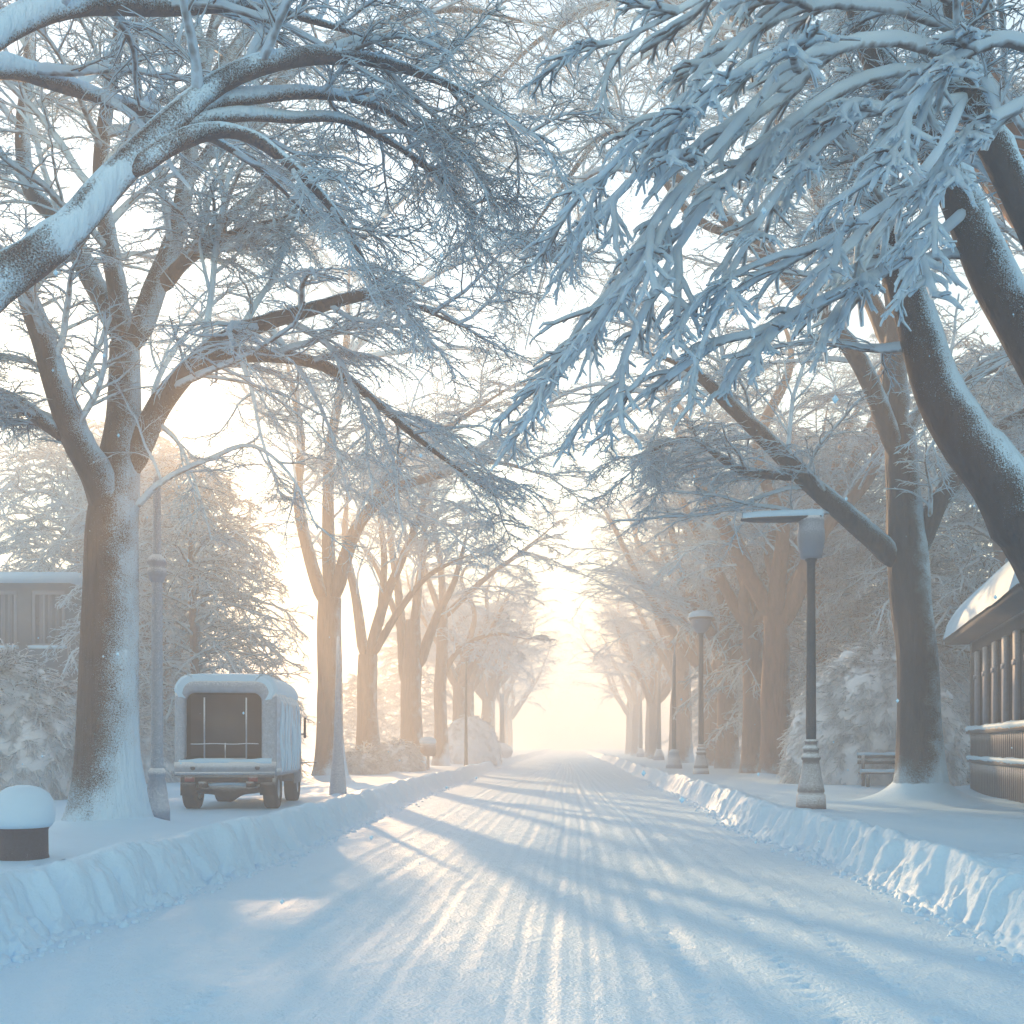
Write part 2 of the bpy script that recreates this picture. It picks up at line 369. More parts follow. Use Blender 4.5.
# ------------------------------------------------------------------ tree growing
def spawn(PP, RR, per, t0, t1, ratio, ang, droop, K, wander, rng, rfac=.6, rmin=.006, planar=.7, lmax=99, tip=.35, lmin=0, updir=0.0, rmax=.055):
    """children polylines for every parent polyline; all arrays"""
    M, Kp, _ = PP.shape
    L = np.linalg.norm(np.diff(PP, axis=1), axis=2).sum(1)
    pid = np.repeat(np.arange(M), per); j = np.tile(np.arange(per), M)
    t = t0 + (j + rng.rand(M * per)) / per * (t1 - t0)
    u = t * (Kp - 1); i = np.minimum(u.astype(int), Kp - 2); f = (u - i)[:, None]
    A, B = PP[pid, i], PP[pid, i + 1]
    p = A * (1 - f) + B * f; T = norm(B - A)
    r = RR[pid, i] * (1 - f[:, 0]) + RR[pid, i + 1] * f[:, 0]
    side = np.cross(T, np.array([0, 0, 1.0])); side = norm(side + rng.randn(*side.shape) * .05)
    sg = np.where(j % 2 == 0, 1, -1)[:, None]
    perp = norm(side * sg * planar + norm(rng.randn(*side.shape)) * (1 - planar) * 1.2 + np.array([0, 0, updir]))
    perp = norm(perp - T * (perp * T).sum(1, keepdims=True))
    a = np.radians(ang * (.75 + .5 * rng.rand(len(p))))[:, None]
    D = norm(T * np.cos(a) + perp * np.sin(a))
    ln = np.clip(L[pid] * ratio * (1.15 - .75 * t) * (.6 + .8 * rng.rand(len(p))), lmin, lmax)
    Q = np.empty((len(p), K, 3)); Q[:, 0] = p
    st = (ln / (K - 1))[:, None]
    dr = np.array([0, 0, -1.0]) * droop
    for k in range(1, K):
        D = norm(D + rng.randn(*D.shape) * wander + dr * (k / K))
        Q[:, k] = Q[:, k - 1] + D * st
    r0 = np.clip(r * rfac, rmin, rmax)
    tp = np.linspace(1, tip, K)[None]
    return Q, np.maximum(r0[:, None] * tp, rmin * tip)

LIT = []                                # patches of road the low sun reaches: ((x0,x1,y0,y1), keep)
def in_corridor(C):
    """which points stand between the sun and the sunlit stretches of the street"""
    m = np.zeros(len(C), bool); s = np.array(SUN)
    tt = (C[:, 2] - .1) / s[2]
    X = C[:, 0] - s[0] * tt; Y = C[:, 1] - s[1] * tt
    for (x0, x1, y0, y1, sk) in LIT:
        xx = X - sk * (Y - y0)
        m |= (xx > x0) & (xx < x1) & (Y > y0) & (Y < y1)
    return m
def cull(Q, R, rng, keep=.0, extra=None):
    C = Q.mean(1); m = in_corridor(C) & (rng.rand(len(C)) > keep)
    if extra is not None: m |= extra(Q)
    return Q[~m], R[~m]

LIT += [(-4.6, 3.9, 17.5, 36, 0), (-.2, 4.3, 8.0, 13.5, .0), (-3.6, -1.6, 8.6, 13, .30), (-4.5, 5, 44, 48, 0), (-4.5, 5, 62, 80, 0), (4, 9, 19, 26, 0), (0, 0, 0, 0, 0)]

def grow(limbs, seed, b1=12, b2=8, b3=7, b4=4, scale=1.0, do_cull=True, droop=.10, tw=1.0, l1=.5, l2=.42, l3=.30, t0=.22, kmask=None, lev4=True, lit=True, keep=.12, nlim=None, l1max=99, origin=(0,0,0)):
    """limbs: (K,3),(K,) arrays. Returns MB of branches and twigs (the crown)"""
    rng = RS(seed); mb = MB()
    K = 16
    PP = np.stack([spline(np.c_[p, r], K) for p, r in limbs]); RR = PP[..., 3]; PP = PP[..., :3]
    off = np.array(origin)
    def cu(Q, R, k):
        if do_cull: Q, R = cull(Q + off, R, rng, k * .35 if lit else 2, kmask); Q = Q - off
        return Q, R
    q1, r1 = spawn(PP, RR, b1, t0, 1.0, l1, 48, droop, 9, .13, rng, .55, .018 * scale, .55, lmax=l1max)
    q1, r1 = cu(q1, r1, .5)
    ends = np.concatenate([PP[:, -6:], ], 0)
    mb.tubes(q1, r1, 6, .9)
    q2, r2 = spawn(q1, r1, b2, .15, 1.0, l2, 42, droop * 1.1, 8, .12, rng, .6, .012 * scale * tw, .8, lmin=.5)
    q2, r2 = cu(q2, r2, .3); mb.tubes(q2, r2, 4, .5)
    s = np.concatenate([q2, q1[:, ::1][:, :8]], 0); sr = np.concatenate([r2, r1[:, :8] * .5], 0)
    q3, r3 = spawn(s, sr, b3, .12, 1.0, l3 * 1.15, 40, droop * 1.2, 5, .13, rng, .65, .0085 * scale * tw, .8, lmin=.22, lmax=1.6)
    q3, r3 = cu(q3, r3, keep); mb.tubes(q3, r3, 3)
    if lev4:
        q4, r4 = spawn(q3, r3, b4, .2, 1.0, .5, 42, droop, 3, .12, rng, .75, .0065 * scale * tw, .75, lmin=.12, lmax=.6)
        q4, r4 = cu(q4, r4, keep); mb.tubes(q4, r4, 3)
    return mb

def limb_arr(pts, r0, r1, Y0=None):
    """pts: list of (px,py,Y)"""
    p = np.array([P(a, b, c) for a, b, c in pts]); return p, np.linspace(r0, r1, len(p))

def trunk_mesh(trunk, limbs, n=26, snow=1.0, seed=0, flare=.55, flare_h=1.9):
    mb = MB()
    p, r = trunk; s = spline(np.c_[p, r], 60); z0 = s[0, 2]
    R = s[:, 3] * (1 + flare * np.exp(-np.maximum(s[:, 2] - z0, 0) / (flare_h * .45)) )
    V, Q = tubes(s[:, :3], R, n, 0)
    c = np.repeat(s[:, :3], n, 0); d = V - c
    V = c + d * (1 + .05 * fbm(V[:, 0] * 2 + seed, V[:, 1] * 2, V[:, 2] * .6, 3, seed))[:, None]
    mb.add(V, Q)
    for p, r in limbs:
        s = spline(np.c_[p, r], 40); s[:, 3] *= 1 - .88 * np.clip((np.linspace(0, 1, 40) - .72) / .28, 0, 1) ** 1.3; s[:, 3] *= np.clip(.35 + np.linspace(0, 1, 40) * 9, 0, 1)
        V, Q = tubes(s[:, :3], s[:, 3], 14, snow * .8)
        mb.add(V, Q)
        # rounded end
    return mb

# ---- the big tree on the left pavement
def Lm(*a): return limb_arr(*a)
root = empty('street_tree', P(110, 818, 16))
def rebase(mb, root):
    o = np.array(root.location); mb.V = [v - o for v in mb.V]; return mb
def hero(name, base, trunk, limbs, label, group=None, bark=M_bark, twig=M_twig, seed=1, flare=.55, extra_limbs=(), **kw):
    root = empty(name, base); tag(root, label, 'tree', group)
    rebase(trunk_mesh(trunk, limbs, seed=seed, flare=flare), root).build('trunk', bark, root)
    cm = grow(limbs, seed, **kw)
    for el in extra_limbs:
        e2 = grow(el, seed + 100, b1=7, b2=5, b3=4, b4=3, l1=.40, l2=.5, l3=.4, tw=kw.get('tw', 1) * .72, t0=.1, droop=.06, kmask=kw.get('kmask'), lit=False)
        for p, r in el: q = spline(np.c_[p, r], 24); e2.tubes(q[:, :3], q[:, 3], 8, .9)
        cm.V += e2.V; cm.Q += [q + cm.n for q in e2.Q]; cm.n += e2.n
    rebase(cm, root).build('crown', twig, root)
    return root
bpy.data.objects.remove(root)

ROWG = 'old street trees lining the snowy street'
Y = 16.
tr = (np.array([P(109, 835, Y), P(109, 800, Y), P(108, 740, Y), P(109, 660, Y), P(111, 590, Y), P(112, 530, Y), P(117, 480, Y), P(124, 420, Y), P(125, 345, Y)]),
      np.array([.50, .46, .44, .43, .41, .40, .34, .26, .23]))
def clear_sun(Q):                       # nothing hangs in the lane between the viewer's end of the street and the low sun
    C = Q.mean(1); s = np.array(SUN); d = C - np.array((0, 0, 1.7)); t = d @ s
    perp = np.linalg.norm(d - t[:, None] * s, axis=1); return (t > 0) & (perp < .018 * t + .05)
limbs = [Lm([(112, 525, Y), (98, 480, Y - .3), (76, 440, Y - .6), (56, 385, Y - 1.), (42, 340, Y - 1.2), (18, 280, Y - 1.6), (-20, 220, Y - 2)], .27, .09),
         Lm([(70, 440, Y - .6), (40, 420, Y - .9), (5, 396, Y - 1.2), (-50, 380, Y - 1.5)], .12, .06),
         Lm([(125, 355, Y), (108, 310, Y), (88, 275, Y + .3), (62, 225, Y + .4), (30, 190, Y + .5), (22, 130, Y + .5), (29, 60, Y + .6), (22, -60, Y + .8)], .19, .07),
         Lm([(125, 350, Y), (118, 300, Y - .3), (106, 230, Y - .5), (100, 170, Y - .6), (108, 100, Y - .8), (120, 20, Y - 1), (118, -80, Y - 1.2)], .15, .06),
         Lm([(124, 360, Y), (140, 330, Y), (157, 285, Y + .3), (176, 235, Y + .5), (186, 180, Y + .7), (196, 110, Y + 1), (215, 20, Y + 1.4), (230, -60, Y + 1.6)], .2, .07),
         Lm([(160, 292, Y + .3), (185, 262, Y), (222, 240, Y - .4), (290, 215, Y - 1)], .12, .04),
         Lm([(160, 280, Y + .3), (200, 245, Y + .8), (262, 190, Y + 1.4), (330, 150, Y + 2)], .12, .04),
         Lm([(120, 490, Y), (140, 448, Y), (162, 404, Y), (200, 360, Y - .2), (245, 332, Y - .5), (305, 312, Y - 1), (380, 296, Y - 1.5), (470, 330, Y - 2)], .21, .04),
         Lm([(190, 370, Y - .2), (240, 356, Y), (300, 360, Y + .3), (345, 378, Y + .5), (420, 440, Y + 1), (500, 500, Y + 1)], .13, .03),
         Lm([(186, 180, Y + .7), (250, 110, Y + 1), (340, 40, Y + 2), (450, 10, Y + 3), (560, 30, Y + 4)], .10, .03),
         Lm([(196, 110, Y + 1), (260, 20, Y + 2), (380, -60, Y + 4), (520, -70, Y + 6)], .10, .03)]
hero('street_tree', P(109, 818, Y), tr, limbs, 'largest forked tree on the left pavement, its dark trunk frosted down the right side', ROWG, seed=3,
     extra_limbs=[[Lm([(138, 505, Y), (165, 480, Y - .2), (212, 458, Y - .3), (252, 446, Y - .2), (290, 475, Y), (318, 530, Y + .3)], .05, .012),
                   Lm([(238, 352, Y - .2), (252, 392, Y), (262, 440, Y + .4), (282, 500, Y + .8)], .04, .012),
                   Lm([(160, 425, Y), (180, 446, Y + .3), (196, 486, Y + .6), (212, 540, Y + .8)], .035, .012),
                   Lm([(150, 430, Y), (158, 380, Y + .4), (190, 330, Y + .8), (230, 290, Y + 1.2), (280, 270, Y + 1.5)], .05, .012),
                   Lm([(270, 330, Y), (300, 370, Y + .5), (330, 430, Y + 1), (350, 500, Y + 1.5)], .05, .012)]],
     b1=14, b2=10, b3=6, b4=3, l1=.5, l2=.45, tw=1.1, kmask=clear_sun)

# ---- tree beyond the left edge of the view whose limbs reach across the top
Y = 8.5
tr = (np.array([(-6.9, 7.4, .3), (-6.85, 7.4, 2.0), (-6.7, 7.5, 3.6), (-6.4, 7.6, 4.6)]), np.array([.5, .44, .38, .30]))
def clear_wide(Q):
    s = np.array(SUN); d = Q - np.array((0, 0, 1.7)); t = d @ s
    perp = np.linalg.norm(d - t[..., None] * s, axis=2); return ((t > 0) & (perp < .17 * t)).any(1)
limbs = [Lm([(-200, 380, 7.7), (-60, 330, 7.9), (0, 285, 8.2), (60, 240, 8.4), (115, 180, 8.8), (170, 125, 9), (225, 80, 9.2), (300, 58, 9.5), (380, 62, 9.8), (470, 95, 10.2), (560, 150, 10.5)], .17, .03),
         Lm([(120, 178, 8.8), (180, 142, 9), (235, 132, 9.2), (290, 165, 9.4), (340, 220, 9.6), (385, 300, 9.8)], .085, .02),
         Lm([(150, 146, 8.95), (205, 106, 9.2), (260, 96, 9.6), (320, 94, 10), (380, 108, 10.5), (460, 160, 11)], .09, .025),
         Lm([(170, 130, 9.0), (235, 115, 9.4), (290, 118, 9.9), (350, 122, 10.4), (430, 170, 11), (520, 260, 11.5)], .07, .02),
         Lm([(-260, 330, 7.7), (-120, 120, 8), (-40, 60, 8.4), (20, 22, 8.8), (80, 6, 9.2), (170, 8, 9.6), (250, 6, 10), (330, 26, 10.5), (430, 60, 11)], .14, .03),
         Lm([(-260, 300, 7.7), (-100, 90, 9), (0, 68, 10), (60, 84, 10.6), (120, 104, 11), (180, 122, 11.4), (260, 170, 12), (340, 250, 12.5)], .13, .03)]
hero('overhanging_tree', (-6.9, 7.4, .3), tr, limbs, 'near tree outside the left edge whose long snowy limbs reach across the top left', None, bark=M_bark_snowy, seed=5,
     b1=11, b2=7, b3=5, b4=3, l1=.36, l2=.5, l3=.34, tw=1.0, t0=.52, droop=.13, kmask=clear_wide)

# ---- the big tree on the right pavement
Y = 23.
tr = (np.array([P(922, 812, Y), P(921, 775, Y), P(919, 720, Y), P(917, 660, Y), P(911, 600, Y), P(907, 550, Y), P(903, 490, Y), P(900, 430, Y)]),
      np.array([.55, .50, .48, .46, .46, .46, .38, .34]))
limbs = [Lm([(903, 572, Y), (880, 546, Y - .2), (850, 520, Y - .5), (805, 480, Y - 1), (765, 440, Y - 1.5), (728, 404, Y - 2), (690, 370, Y - 2.4), (640, 350, Y - 3)], .26, .08),
         Lm([(905, 570, Y), (922, 540, Y), (940, 500, Y - .3), (965, 468, Y - .5), (1000, 430, Y - .8), (1050, 395, Y - 1)], .27, .12),
         Lm([(900, 440, Y), (893, 380, Y), (897, 310, Y), (880, 230, Y), (850, 150, Y), (840, 60, Y), (850, -60, Y)], .33, .10),
         Lm([(900, 470, Y), (880, 410, Y - .4), (852, 352, Y - .8), (800, 290, Y - 1.2), (745, 238, Y - 1.6), (680, 180, Y - 2), (600, 120, Y - 2.5)], .22, .07),
         Lm([(894, 360, Y), (870, 300, Y + .6), (830, 230, Y + 1), (810, 180, Y + 1.2), (760, 90, Y + 1.5), (720, 0, Y + 2)], .2, .07),
         Lm([(905, 440, Y), (930, 400, Y + .5), (985, 372, Y + .6), (1040, 350, Y + 1)], .14, .08),
         Lm([(850, 150, Y), (800, 70, Y), (720, 10, Y + 1), (620, 0, Y + 2), (540, 40, Y + 3), (470, 110, Y + 4)], .16, .04),
         Lm([(745, 238, Y - 1.6), (690, 215, Y - 1), (620, 130, Y), (560, 190, Y + 1), (500, 280, Y + 2)], .09, .03),
         Lm([(800, 478, Y - 1), (740, 470, Y - 1.4), (690, 440, Y - 2), (630, 460, Y - 2.4)], .10, .04)]
hero('street_tree', P(922, 800, Y), tr, limbs, 'broad forked tree on the right pavement between the tall lamp and the kiosk', ROWG, seed=8,
     extra_limbs=[[Lm([(690, 370, Y - 2.4), (650, 392, Y - 2), (600, 384, Y - 1), (550, 402, Y), (500, 436, Y + 1)], .06, .015),
                   Lm([(680, 180, Y - 2), (600, 170, Y - 1.5), (560, 215, Y), (540, 285, Y + 2), (525, 350, Y + 3)], .07, .015),
                   Lm([(720, 10, Y + 1), (640, 60, Y + 2), (580, 110, Y + 3), (520, 150, Y + 4), (460, 170, Y + 5)], .07, .015),
                   Lm([(680, 180, Y - 2), (640, 240, Y - 1), (600, 300, Y), (590, 380, Y + 1), (600, 450, Y + 2)], .06, .015)]],
     b1=15, b2=9, b3=6, b4=3, l1=.5, l2=.42, tw=1.4)

# ---- near tree at the right edge, thick limbs and heavy frosted spray over the street
Y = 11.
tr = (np.array([P(1120, 860, Y), P(1114, 780, Y), P(1104, 690, Y), P(1084, 620, Y), P(1054, 560, Y), P(1022, 512, Y)]), np.array([.52, .45, .42, .41, .40, .37]))
limbs = [Lm([(1034, 560, Y), (1003, 490, Y), (965, 440, Y), (937, 392, Y), (915, 320, Y), (893, 255, Y), (872, 190, Y), (846, 130, Y)], .33, .11),
         Lm([(1050, 590, Y), (1075, 480, Y), (1058, 400, Y), (1024, 335, Y), (990, 275, Y), (962, 205, Y), (935, 150, Y), (880, 70, Y), (850, 0, Y), (820, -60, Y)], .28, .14),
         Lm([(1075, 470, Y), (1070, 330, Y - .5), (1035, 230, Y - 1), (1000, 160, Y - 1.2), (968, 90, Y - 1.3), (950, 0, Y - 1.4), (940, -80, Y - 1.5)], .19, .10)]
near_limb_paths = [
    ([(962, 215, 10.9), (930, 242, 10.2), (895, 265, 9.7), (850, 288, 9.4), (800, 312, 9.2), (760, 332, 9.1), (720, 342, 9), (668, 378, 8.9)], .085, .045),
    ([(955, 60, 9.6), (900, 40, 9.2), (830, 50, 8.9), (770, 90, 8.7), (715, 150, 8.5), (660, 215, 8.4), (610, 300, 8.3), (520, 432, 8.2)], .10, .030),
    ([(960, 80, 9.6), (900, 70, 9.4), (830, 95, 9.1), (760, 150, 8.9), (700, 215, 8.8), (655, 290, 8.7), (625, 360, 8.6), (600, 432, 8.5)], .09, .028),
    ([(955, 30, 9.6), (890, 8, 9.3), (810, 6, 9), (740, 40, 8.9), (680, 110, 8.8), (640, 170, 8.7), (600, 215, 8.6), (560, 262, 8.5)], .08, .028),
    ([(965, 100, 9.7), (930, 105, 9.3), (870, 110, 9), (810, 155, 8.8), (770, 205, 8.6), (735, 265, 8.4), (700, 350, 8.3)], .085, .028),
    ([(965, 95, 9.7), (940, 150, 9.2), (900, 195, 9), (855, 225, 8.8), (810, 250, 8.6), (760, 262, 8.5), (700, 300, 8.4), (640, 380, 8.3)], .075, .026),
    ([(950, 0, 9.5), (870, -40, 9.2), (760, -30, 9), (680, 10, 9), (620, 40, 9), (545, 60, 9)], .08, .02),
    ([(830, 52, 8.9), (760, 60, 8.4), (700, 105, 8.2), (640, 140, 8.0), (560, 215, 7.9)], .06, .024),
    ([(700, 170, 8.5), (650, 250, 8.3), (590, 330, 8.2), (540, 385, 8.1)], .05, .024),
    ([(1060, 60, 8), (1000, 40, 7.8), (940, 70, 7.6), (900, 130, 7.5), (870, 190, 7.4)], .09, .03),
    ([(1060, 90, 8), (1010, 110, 7.8), (960, 140, 7.6), (940, 190, 7.5), (925, 240, 7.4)], .08, .03)]
sub = [Lm(a, b, c) for a, b, c in near_limb_paths]
root = empty('street_tree', P(1120, 852, Y)); tag(root, 'near leaning tree at the right edge, heavy frosted spray hanging over the street', 'tree', ROWG)
mbt = trunk_mesh(tr, limbs, seed=11); rebase(mbt, root).build('trunk', M_bark_edge, root)
rng = RS(77)
mb = MB()
K = 16; PP = np.stack([spline(np.c_[p, r], K) for p, r in sub]); RR = PP[..., 3]; PP = PP[..., :3]
q1, r1 = spawn(PP, RR, 9, .2, 1.0, .22, 34, .16, 8, .10, rng, .8, .024, .75, lmin=.5, lmax=1.5, tip=.7)
mb.tubes(PP, RR * .62, 10, .9); mb.tubes(q1, r1, 6, .5)
q2, r2 = spawn(q1, r1, 6, .15, 1.0, .5, 36, .22, 5, .12, rng, .85, .018, .8, lmin=.22, lmax=.7, tip=.6)
mb.tubes(q2, r2, 5, .4)
q3, r3 = spawn(q2, r2, 3, .2, 1.0, .5, 40, .2, 4, .12, rng, .85, .013, .8, lmin=.10, lmax=.35, tip=.6)
mb.tubes(q3, r3, 4)
mb2 = grow(limbs, 12, b1=7, b2=7, b3=6, b4=4, t0=.5, l1=.4, l2=.42, tw=1.2)
for v in mb2.V: pass
mb.V += mb2.V; mb.Q += [q + mb.n for q in mb2.Q]; mb.n += mb2.n
rebase(mb, root).build('crown', M_twig, root)

# ---- row trees: three kinds, copied
def proto_tree(seed, H=15., th=6.5, r=.5, nl=5, spread=.55, b=(14, 9, 8, 3), tw=2.0, lean=.0):
    rng = RS(seed)
    tr = (np.array([(0, 0, -.2), (.02, 0, .5), (.05, .03, th * .5), (lean * .5, 0, th * .8), (lean, 0, th)]), np.array([r * 1.08, r, r * .93, r * .86, r * .78]))
    limbs = []
    for k in range(nl):
        a = k / nl * 2 * pi + rng.rand() * .6; sp = spread * (.7 + .6 * rng.rand()); h = H * (.86 + .2 * rng.rand()) - th
        pts = [(lean, 0, th - .5 - .25 * k % 1)]
        for f in (.12, .3, .55, .8, 1.0):
            rad = h * sp * (f ** .85) * 1.0; b_ = a + (rng.rand() - .5) * .5
            pts.append((lean + rad * cos(b_), rad * sin(b_), th - .3 + h * f ** 1.05))
        limbs.append((np.array(pts), np.linspace(r * .62, r * .12, 6)))
    return tr, limbs, b, tw
def copy_tree(src, loc, rz, s, label, group=None):
    c = src.copy(); COL.objects.link(c); c.location = loc; c.rotation_euler = (0, 0, rz); c.scale = (s[0], s[1], s[2]) if hasattr(s, '__len__') else (s, s, s)
    c['label'] = label
    if group: c['group'] = group
    for ch in list(src.children):
        d = ch.copy(); COL.objects.link(d); d.parent = c
    return c
def make_row_tree(seed, label, **kw):
    tr, limbs, b, tw = proto_tree(seed, **kw)
    root = empty('street_tree', (0, 0, 0)); tag(root, label, 'tree', ROWG)
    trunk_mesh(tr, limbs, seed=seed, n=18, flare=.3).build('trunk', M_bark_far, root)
    grow(limbs, seed, b1=b[0], b2=b[1], b3=b[2], b4=b[3], l1=.42, l2=.45, tw=tw, do_cull=False, lev4=True).build('crown', M_twig, root)
    return root

# tree 39 m down on the left: limbs as in the photo
Y = 39.
tr = (np.array([P(330, 786, Y), P(330, 740, Y), P(330, 680, Y), P(329, 640, Y), P(330, 598, Y)]), np.array([.56, .50, .46, .46, .45]))
limbs = [Lm([(327, 612, Y), (310, 560, Y), (298, 500, Y), (300, 430, Y), (280, 330, Y)], .28, .10),
         Lm([(330, 600, Y), (328, 530, Y), (330, 450, Y), (345, 360, Y), (350, 250, Y)], .28, .10),
         Lm([(334, 605, Y), (345, 560, Y), (362, 520, Y), (395, 490, Y), (440, 475, Y), (490, 462, Y), (560, 480, Y)], .30, .06),
         Lm([(362, 522, Y), (385, 485, Y - 1), (410, 450, Y - 2), (460, 420, Y - 3), (520, 380, Y - 4)], .16, .05)]
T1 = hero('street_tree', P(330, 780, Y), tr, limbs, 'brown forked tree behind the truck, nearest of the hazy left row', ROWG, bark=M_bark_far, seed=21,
     extra_limbs=[[Lm([(440, 475, Y), (490, 440, Y - 1), (540, 410, Y - 2), (600, 400, Y - 3)], .10, .03),
                   Lm([(345, 360, Y), (400, 300, Y - 1), (460, 262, Y - 3), (520, 252, Y - 5), (590, 275, Y - 7)], .14, .03),
                   Lm([(350, 250, Y), (420, 185, Y - 2), (500, 160, Y - 4), (570, 180, Y - 6)], .13, .03),
                   Lm([(300, 430, Y), (270, 380, Y - 1), (230, 340, Y - 2), (170, 320, Y - 3)], .10, .03),
                   Lm([(345, 360, Y), (420, 350, Y - 1), (480, 350, Y - 2), (550, 370, Y - 3)], .12, .03)]],
     b1=14, b2=9, b3=8, b4=3, l1=.55, l2=.42, tw=2.0, kmask=clear_sun)
Y = 50.
tr = (np.array([P(368, 775, Y), P(368, 740, Y), P(367, 700, Y), P(368, 655, Y)]), np.array([.58, .54, .50, .48]))
limbs = [Lm([(364, 660, Y), (356, 600, Y), (345, 540, Y), (350, 470, Y)], .28, .10),
         Lm([(368, 660, Y), (385, 600, Y), (402, 560, Y), (425, 500, Y), (440, 430, Y)], .30, .09),
         Lm([(370, 660, Y), (400, 610, Y), (430, 575, Y), (475, 552, Y)], .2, .07),
         Lm([(380, 620, Y), (384, 560, Y), (380, 500, Y), (390, 400, Y)], .2, .07)]
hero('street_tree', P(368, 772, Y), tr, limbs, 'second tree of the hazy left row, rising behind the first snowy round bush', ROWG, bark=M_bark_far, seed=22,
     b1=13, b2=9, b3=8, b4=3, l1=.5, l2=.42, tw=2.4)
Y = 64.
tr = (np.array([P(441, 768, Y), P(441, 730, Y), P(440, 690, Y), P(442, 650, Y), P(443, 600, Y)]), np.array([.44, .42, .40, .38, .3]))
limbs = [Lm([(441, 682, Y), (455, 655, Y), (475, 640, Y), (500, 634, Y), (530, 640, Y)], .18, .06),
         Lm([(442, 620, Y), (462, 600, Y), (490, 575, Y), (525, 550, Y), (560, 520, Y)], .22, .07),
         Lm([(443, 610, Y), (440, 560, Y), (430, 500, Y), (440, 430, Y)], .25, .08),
         Lm([(442, 620, Y), (425, 570, Y), (410, 520, Y), (405, 450, Y)], .2, .07)]
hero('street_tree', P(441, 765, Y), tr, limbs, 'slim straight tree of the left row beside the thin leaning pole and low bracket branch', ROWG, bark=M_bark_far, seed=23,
     b1=13, b2=9, b3=8, b4=3, l1=.5, l2=.42, tw=2.8)

Y = 57.
tr = (np.array([P(412, 772, Y), P(412, 740, Y), P(411, 700, Y), P(412, 660, Y), P(413, 620, Y)]), np.array([.68, .62, .58, .56, .4]))
limbs = [Lm([(405, 690, Y), (402, 640, Y), (398, 590, Y), (390, 530, Y), (395, 450, Y)], .34, .10),
         Lm([(418, 670, Y), (428, 640, Y), (440, 610, Y), (455, 580, Y), (470, 520, Y)], .34, .10),
         Lm([(413, 640, Y), (418, 590, Y), (424, 540, Y), (420, 460, Y)], .3, .10),
         Lm([(404, 640, Y), (390, 600, Y), (372, 560, Y), (350, 530, Y)], .2, .07)]
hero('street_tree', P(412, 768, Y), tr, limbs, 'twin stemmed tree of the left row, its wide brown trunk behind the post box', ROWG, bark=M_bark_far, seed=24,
     b1=13, b2=9, b3=8, b4=3, l1=.5, l2=.42, tw=2.6)
pa = make_row_tree(31, 'third trunk of the hazy right row counting away from the nearest', H=18, th=6, r=.62, nl=6, spread=.5)
pa.location = (8.6, 54, .3)
pb = make_row_tree(32, 'nearest and widest brown trunk of the hazy right row, left of the tall lamp', H=18.5, th=7.0, r=.62, nl=6, spread=.55)
pb.location = (8.35, 40, .3); pb.rotation_euler = (0, 0, 2.0)
pc = make_row_tree(33, 'second trunk of the right row, cut by the first trunk beside it', H=17.5, th=7.2, r=.56, nl=5, spread=.55, lean=.3)
pc.location = (8.75, 47, .3); pc.rotation_euler = (0, 0, 4.1)
ordn = ['fourth', 'fifth', 'sixth', 'seventh', 'eighth', 'ninth', 'tenth']
rng = random.Random(9)
for k, (x, y) in enumerate([(8.9, 62), (8.3, 72), (8.9, 83), (8.2, 95), (9.0, 108), (8.4, 124), (8.8, 142)]):
    copy_tree((pa, pb, pc)[k % 3], (x, y, .3), rng.random() * 6.28, .9 + .2 * rng.random(), '%s trunk of the hazy right row counting away from the nearest' % ordn[k], ROWG)
for k, (x, y) in enumerate([(-8.3, 76), (-8.6, 87), (-8.0, 99), (-8.7, 112), (-8.2, 128), (-8.6, 146)]):
    copy_tree((pb, pc, pa)[k % 3], (x, y, .3), rng.random() * 6.28, .85 + .2 * rng.random(), '%s hazy trunk of the left row past the thin pole, counting away' % ['first', 'second', 'third', 'fourth', 'fifth', 'sixth'][k], ROWG)

for k, (src, x, y, s_, lab) in enumerate([
        (pc, -19, 47, .75, 'hazy tree standing behind the grey house corner'),
        (pa, 10.8, 15, .95, 'tree outside the right edge whose crown fills the top right corner'),
        (pc, -13.5, 10, .9, 'tree outside the left edge whose crown shows in the top left corner'),
        (pc, 17.5, 27, .9, 'tree behind the kiosk, its crown over the snowy roof'),
        (pb, 16, 56, .95, 'set back hazy tree behind the second lamp on the right')]):
    copy_tree(src, (x, y, .3), k * 2.1 + 1, s_, lab, 'trees set back from the street')
